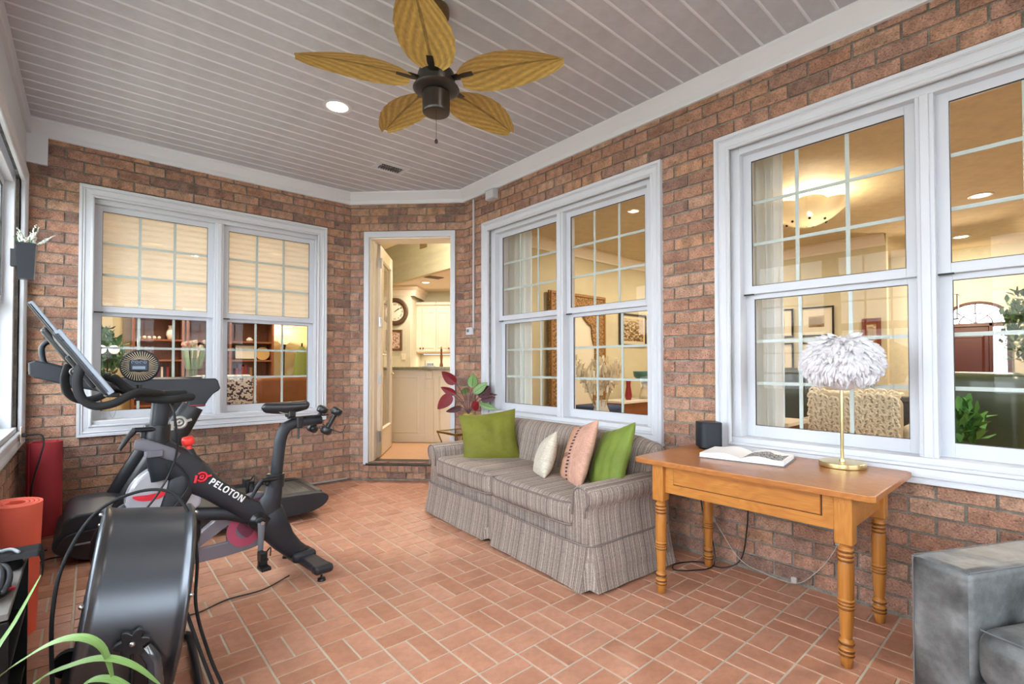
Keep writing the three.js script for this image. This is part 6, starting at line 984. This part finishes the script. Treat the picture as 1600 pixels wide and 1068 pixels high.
// ---------- living room ----------
{
  const curtain = (lbl, z0, z1) => { const n = 60, pos = [], idx = []; for (let i = 0; i <= n; i++) for (let j = 0; j < 2; j++) { const t = i / n; pos.push(0.028 * Math.sin(t * 34) + 0.012 * Math.sin(t * 13), j ? 2.42 : 0.02, z0 + (z1 - z0) * t); } for (let i = 0; i < n; i++) { const a = i * 2; idx.push(a, a + 1, a + 2, a + 1, a + 3, a + 2); } const g = new THREE.BufferGeometry(); g.setAttribute('position', new THREE.Float32BufferAttribute(pos, 3)); g.setIndex(idx); g.computeVertexNormals(); const c = thing('curtain', lbl, 'curtain', [3.28, RIN, 0]); mesh('fabric', g, phys(0xdfe4e2, 0.9, { side: THREE.DoubleSide, transmission: 0.35, thickness: 0 }), c); mesh('rod', bar(V(0, 2.44, z0 - 0.1), V(0, 2.44, z1 + 1.6), 0.012, 10), M.bronze, c); };
  curtain('white curtain behind the window above the sofa', -3.98, -3.55); curtain('white curtain behind the window beside the feather lamp', -1.50, -1.20);
  { // scalloped bowl lamp under the ceiling, lit from inside
    const f = thing('petal_lamp', 'pale scalloped flower shaped lamp under the living room ceiling', 'lamp', [5.15, 2.849, -1.66]), n = 96, m = 10, pos = [], idx = [];
    for (let i = 0; i <= n; i++) for (let k = 0; k <= m; k++) { const a = i / n * 6.2832, t = k / m, lob = 0.80 + 0.20 * Math.abs(Math.cos(a * 3.5)), r = 0.36 * t * (t > 0.6 ? 1 - (1 - lob) * (t - 0.6) / 0.4 : 1); pos.push(r * Math.cos(a), -0.30 + 0.20 * t * t * (0.75 + 0.25 * lob), r * Math.sin(a)); }
    for (let i = 0; i < n; i++) for (let k = 0; k < m; k++) { const a = i * (m + 1) + k; idx.push(a, a + 1, a + m + 1, a + 1, a + m + 2, a + m + 1); }
    const g = new THREE.BufferGeometry(); g.setAttribute('position', new THREE.Float32BufferAttribute(pos, 3)); g.setIndex(idx); g.computeVertexNormals(); mesh('bowl', g, phys(0xefe4c6, 0.7, { side: THREE.DoubleSide, transmission: 0.07, thickness: 0 }), f);
    for (let k = 0; k < 7; k++) { const a = k * 0.8976; mesh('stud', mv(new THREE.SphereGeometry(0.012, 10, 8), 0.17 * Math.cos(a), -0.262, 0.17 * Math.sin(a)), M.bronze, f); }
    mesh('rod', cyl(0.008, 0.008, 0.30, 0, -0.15, 0, 8), M.bronze, f); mesh('bulb', mv(new THREE.SphereGeometry(0.03, 14, 10), 0.06, -0.17, 0), std(0xffffff, 0.5, { emissive: 0xffe9c4, emissiveIntensity: 4 }), f);
    const fl = new THREE.PointLight(0xffeccc, 4, 0, 2); fl.position.set(0, -0.16, 0.05); fl.castShadow = true; f.add(fl);
  }
  single('bounce_rug', B(1.1, 0.012, 1.5, 0, 0.006, 0, 0.004), std(0xddd5c2, 0.95, { map: plainMap, bumpMap: fineBump, bumpScale: 0.003 }), 'added pale rug on the living room floor to bounce light upward', 'rug', [5.42, RIN, -2.75]);  // added pale surface that bounces light up to lamp and ceiling
  // carved panel with cusped arch
  const cp = thing('carved_panel', 'carved brown wooden panel with a scalloped arch on the living room wall', 'panel', [5.0, RIN, -4.47]);
  const out = shapeOf([[-0.56, 0.0], [0.57, 0.0], [0.57, 2.0], [-0.56, 2.0]]), arch = []; for (let i = 0; i <= 48; i++) { const t = i / 48, a = Math.PI * t, r = 0.36 - 0.045 * Math.abs(Math.sin(a * 4.5)); arch.push(new THREE.Vector2(0.0 + Math.cos(a) * r, 1.25 + Math.sin(a) * (r + 0.14))); } arch.push(new THREE.Vector2(-0.3, 0.15), new THREE.Vector2(0.3, 0.15)); out.holes.push(new THREE.Path(arch));
  const carved = std(0xb98a4e, 0.7, { map: tex(256, 256, (u, v) => { const n = N32(u, v); return n > 0.6 ? 0.62 : n > 0.4 ? 0.85 : 1; }, true, [3, 3]), bumpMap: tex(128, 128, (u, v) => N32(u, v), false, [3, 3]), bumpScale: 0.01 });
  mesh('panel', extr(out, 0.03, 0.004), carved, cp); mesh('mirror', mv(new THREE.PlaneGeometry(0.75, 1.7), 0, 0.95, 0.004), phys(0xe5dcc0, 0.5, {}), cp); mesh('border', join(frameGeo(-0.52, 0.53, 0.04, 1.96, [[0, 0.03], [0.006, 0.05], [0.03, 0.05], [0.036, 0.03]])), std(0x9a6e3a, 0.6), cp);
  const artMap = tex(128, 128, (u, v) => { const n = N16(u, v) + 0.4 * N32(u, v) - v * 0.4; return n > 0.7 ? [0.36, 0.28, 0.16] : n > 0.4 ? [0.62, 0.5, 0.32] : [0.78, 0.72, 0.6]; });
  const frame = (lbl, pos, turn, w, h, fw, col, mat, inner, grp) => { const f = thing('picture_frame', lbl, 'picture', pos, turn, grp); mesh('frame', join(frameGeo(-w / 2 + fw, w / 2 - fw, -h / 2 + fw, h / 2 - fw, [[0, 0.004], [0, 0.02], [fw * 0.8, 0.024], [fw, 0.018], [fw, 0]])), std(col, 0.5), f); mesh('mat_board', mv(new THREE.PlaneGeometry(w - 2 * fw, h - 2 * fw), 0, 0, 0.006), std(mat, 0.8), f); mesh('print', mv(new THREE.PlaneGeometry(...inner), 0, 0, 0.009), std(0xffffff, 0.8, { map: artMap }), f); };
  frame('dark framed landscape print on the living room wall beside the carved panel', [6.32, 1.76, -4.503], 0, 0.70, 0.50, 0.03, 0x2d2420, 0xd8c9a2, [0.56, 0.34]);
  const bf = (lbl, z, y, w = 0.42) => frame(lbl, [7.405, y, z], -Math.PI / 2, w, 0.40, 0.02, 0x1a1513, 0xe6dcc0, [0.19, 0.15]);
  bf('black framed photo, upper one beside the curtain', -2.78, 1.81); bf('black framed photo, upper one beside the pale wall', -2.28, 1.81); bf('black framed photo, lower one beside the curtain', -2.78, 1.33); bf('black framed photo, lower one partly behind the feather shade', -2.28, 1.33);
  frame('red brown wooden framed picture at the end of the yellow wall', [7.405, 1.58, -1.66], -Math.PI / 2, 0.20, 0.46, 0.03, 0x7a3c22, 0x8a4a2c, [0.1, 0.3]);
  // pampas, ottoman, console
  const pv = thing('pampas_vase', 'cream pampas grass in a tall vase near the sofa window', 'vase', [4.25, RIN, -3.45]);
  mesh('vase', lathe([[0, 0], [0.1, 0], [0.14, 0.2], [0.12, 0.45], [0.06, 0.6], [0.07, 0.64]], 28), std(0xd9d2c0, 0.6), pv);
  const pm = std(0xe7d9b8, 0.95, { side: THREE.DoubleSide }); for (let k = 0; k < 11; k++) { const a = k * 2.4, R = 0.1 + 0.12 * ((k * 0.41) % 1), top = V(Math.cos(a) * R * 1.6, 0.92 + 0.22 * ((k * 0.57) % 1), Math.sin(a) * R * 1.6), fl = []; for (let i = 0; i < 70; i++) { const t = 0.45 + 0.55 * i / 70, p = V(0, 0.6, 0).lerp(top, t), g = new THREE.PlaneGeometry(0.024, 0.085); g.rotateX(rr(-0.7, 0.7)); g.rotateY(rr(0, 6.28)); fl.push(mv(g, p.x + rr(-0.055, 0.055), p.y + rr(-0.02, 0.02), p.z + rr(-0.055, 0.055))); } mesh('plume', join(fl), pm, pv); mesh('stalk', bar(V(0, 0.4, 0), top, 0.003, 5), std(0xb9a878, 0.8), pv); }
  const ot = thing('blue_ottoman', 'dark blue upholstered ottoman beside the pampas vase', 'ottoman', [4.72, RIN, -3.9]); mesh('cushion', new RoundedBoxGeometry(0.5, 0.16, 0.45, 4, 0.05).translate(0, 0.46, 0), std(0x33415f, 0.85), ot); for (const sx of [-1, 1]) for (const sz of [-1, 1]) mesh('leg', cyl(0.018, 0.022, 0.39, sx * 0.2, 0.195, sz * 0.17, 10), M.darkwood, ot);
  const cs = thing('console_table', 'brown console table with pale top near the dark framed print', 'table', [5.9, RIN, -4.2]); mesh('table_top', B(0.95, 0.035, 0.4, 0, 0.52, 0, 0.004), std(0xe6e0d0, 0.4), cs); mesh('cabinet', B(0.88, 0.2, 0.36, 0, 0.4, 0, 0.004), M.darkwood, cs); for (const sx of [-1, 1]) for (const sz of [-1, 1]) mesh('leg', B(0.05, 0.31, 0.05, sx * 0.41, 0.155, sz * 0.15, 0.004), M.darkwood, cs);
  single('vase', lathe([[0, 0], [0.035, 0], [0.05, 0.06], [0.03, 0.2], [0.035, 0.27]], 20), std(0x8a1f22, 0.4), 'slim red vase on the console table', 'vase', [5.72, RIN + 0.538, -4.15]);
  const bl = thing('bowl_stand', 'teal and brass bowl on a pale stand on the console table', 'bowl', [6.08, RIN + 0.538, -4.12]); mesh('stand', lathe([[0, 0], [0.09, 0], [0.08, 0.06], [0.04, 0.2], [0.06, 0.24], [0, 0.24]], 24), std(0xcfc3a6, 0.6), bl); mesh('bowl', lathe([[0, 0.24], [0.1, 0.26], [0.16, 0.33], [0.17, 0.40], [0.16, 0.40], [0.1, 0.29], [0, 0.27]], 28), std(0x4f7f76, 0.35, { metalness: 0.3 }), bl);
  // cream chair with knitted throw
  const kc = thing('cream_armchair', 'cream armchair seen from behind under a chunky knit throw', 'armchair', [4.75, RIN, -1.16], Math.PI / 2);
  const cr = std(0xd9ceb4, 0.9, { map: plainMap }); mesh('backrest', new RoundedBoxGeometry(0.62, 0.58, 0.16, 5, 0.07).translate(0, 0.50, -0.1), cr, kc); mesh('seat', new RoundedBoxGeometry(0.62, 0.22, 0.6, 4, 0.06).translate(0, 0.33, 0.28), cr, kc); for (const s of [-1, 1]) mesh('arm', new RoundedBoxGeometry(0.14, 0.36, 0.7, 4, 0.06).translate(s * 0.36, 0.40, 0.24), cr, kc); for (const sx of [-1, 1]) for (const sz of [0, 1]) mesh('leg', cyl(0.02, 0.02, 0.22, sx * 0.27, 0.11, sz * 0.5, 10), M.darkwood, kc);
  { const kt = [], rows = 13, cols = 16; for (let r = 0; r < rows; r++) for (let c = 0; c < cols; c++) { const g = new THREE.TorusGeometry(0.018, 0.0105, 6, 10); g.scale(0.75, 1.2, 1); g.rotateZ((c % 2 ? 1 : -1) * 0.6); const x = -0.29 + c * 0.0385 + (r % 2) * 0.008; kt.push(mv(g, x, 0.35 + r * 0.038 + 0.02 * Math.sin(c * 0.5), -0.20 + (r === rows - 1 ? 0.02 : 0))); if (r === rows - 1) for (let q = 0; q < 4; q++) kt.push(mv(new THREE.TorusGeometry(0.014, 0.0075, 5, 9).rotateX(1.4), x, 0.812, -0.15 + q * 0.034)); } const th = thing('knit_throw', 'chunky cream knitted throw over the cream armchair back', 'throw', [4.75, RIN, -1.16], Math.PI / 2); mesh('knit', join(kt), std(0xf1e8cf, 0.95), th).userData.kind = 'stuff'; mesh('backing', join([B(0.62, 0.5, 0.008, 0, 0.56, -0.188, 0.003), B(0.62, 0.008, 0.2, 0, 0.80, -0.1, 0.003)]), std(0xe2d7b8, 0.95), th); }
  const lc = (name, lbl, pos, turn, w, h, col) => { const c = thing(name, lbl, 'armchair', pos, turn), m = phys(col, 0.35, { map: velvetMap, clearcoat: 0.25 }); mesh('backrest', new RoundedBoxGeometry(w, h - 0.3, 0.2, 5, 0.08).translate(0, h / 2 + 0.15, -0.28), m, c); mesh('seat', new RoundedBoxGeometry(w - 0.1, 0.24, 0.6, 4, 0.06).translate(0, 0.32, 0.05), m, c); for (const s of [-1, 1]) mesh('arm', new RoundedBoxGeometry(0.16, 0.46, 0.74, 5, 0.075).translate(s * (w / 2 - 0.06), 0.38, 0.02), m, c); for (const sx of [-1, 1]) for (const sz of [-1, 1]) mesh('foot', cyl(0.025, 0.025, 0.2, sx * (w / 2 - 0.12), 0.1, sz * 0.26, 10), M.darkwood, c); };
  lc('leather_armchair', 'dark green leather armchair below the black framed photos', [6.55, RIN, -2.45], Math.PI / 2, 1.0, 1.0, 0x3f4632);
  lc('leather_armchair', 'olive leather armchair seen through the window edge on the right', [5.3, RIN, -0.40], -Math.PI / 2 + 3.0, 0.5, 0.98, 0x46543c);
  lc('leather_armchair', 'dark grey leather chair beside the knit throw', [6.35, RIN, -1.05], Math.PI / 2, 0.6, 0.72, 0x3a3d44);
  const st = thing('lamp_table', 'brown side table with pale top inside the feather lamp window', 'table', [4.15, RIN, -1.62]); mesh('table_top', B(0.42, 0.03, 0.42, 0, 0.58, 0, 0.004), std(0xe8dcc4, 0.4), st); mesh('cabinet', B(0.38, 0.2, 0.38, 0, 0.465, 0, 0.003), M.darkwood, st); for (const sx of [-1, 1]) for (const sz of [-1, 1]) mesh('leg', B(0.04, 0.37, 0.04, sx * 0.17, 0.185, sz * 0.17, 0.003), M.darkwood, st);
  // front door with fanlight
  const d = struct('door_2', 'red brown front door with arched fanlight and sidelight in the foyer', [9.19, RIN, -0.88], -Math.PI / 2);
  const rd = std(0x4a2018, 0.45); mesh('leaf', join([B(0.42, 1.55, 0.05, -0.06, 0.775, 0.0, 0.004), ...frameGeo(-0.2, 0.08, 0.85, 1.4, [[0, 0.02], [0.01, 0.035], [0.03, 0.025]]), ...frameGeo(-0.2, 0.08, 0.15, 0.72, [[0, 0.02], [0.01, 0.035], [0.03, 0.025]])]), rd, d); mesh('casing', join([B(0.05, 1.6, 0.08, -0.3, 0.8, 0.01, 0.004), B(0.04, 1.6, 0.08, 0.175, 0.8, 0.01, 0.004), B(0.04, 1.6, 0.08, 0.345, 0.8, 0.01, 0.004), B(0.7, 0.05, 0.08, 0.02, 1.58, 0.01, 0.004)]), rd, d);
  { const bars = []; for (let k = 1; k < 4; k++) { const a = Math.PI * k / 4; bars.push(bar(V(0.02, 1.6, 0.02), V(0.02 + Math.cos(a) * 0.33, 1.6 + Math.sin(a) * 0.27, 0.02), 0.008, 6)); } bars.push(tube(Array.from({ length: 13 }, (_, i) => [0.02 + Math.cos(i / 12 * Math.PI) * 0.35, 1.6 + Math.sin(i / 12 * Math.PI) * 0.285, 0.02]), 0.02, 40, 8), tube(Array.from({ length: 13 }, (_, i) => [0.02 + Math.cos(i / 12 * Math.PI) * 0.17, 1.6 + Math.sin(i / 12 * Math.PI) * 0.14, 0.02]), 0.008, 30, 6)); mesh('fanlight_bars', join(bars), rd, d); const fan = new THREE.Shape(Array.from({ length: 25 }, (_, i) => new THREE.Vector2(0.02 + Math.cos(i / 24 * Math.PI) * 0.34, 1.6 + Math.sin(i / 24 * Math.PI) * 0.275))); mesh('pane', new THREE.ShapeGeometry(fan), M.glass, d); mesh('pane', mv(new THREE.PlaneGeometry(0.13, 1.5), 0.26, 0.8, 0), M.glass, d); }
  const ln = thing('lantern', 'square glass lantern hanging in the foyer', 'lantern', [8.2, 1.95, -0.99]); mesh('frame', join([...[-1, 1].flatMap((a) => [-1, 1].map((b) => B(0.01, 0.3, 0.01, a * 0.06, 0, b * 0.06, 0))), B(0.14, 0.012, 0.14, 0, 0.15, 0, 0.002), B(0.14, 0.012, 0.14, 0, -0.15, 0, 0.002), cyl(0.004, 0.004, 0.74, 0, 0.52, 0, 6)]), M.bronze, ln); mesh('candle', cyl(0.02, 0.02, 0.14, 0, -0.05, 0, 12), std(0xfff1d8, 0.5, { emissive: 0xffe0b0, emissiveIntensity: 6 }), ln); const ll = new THREE.PointLight(0xffe6c4, 6, 0, 2); ll.position.set(0, 0.06, 0); ll.castShadow = true; ln.add(ll);
}
renderer.render(scene, camera);
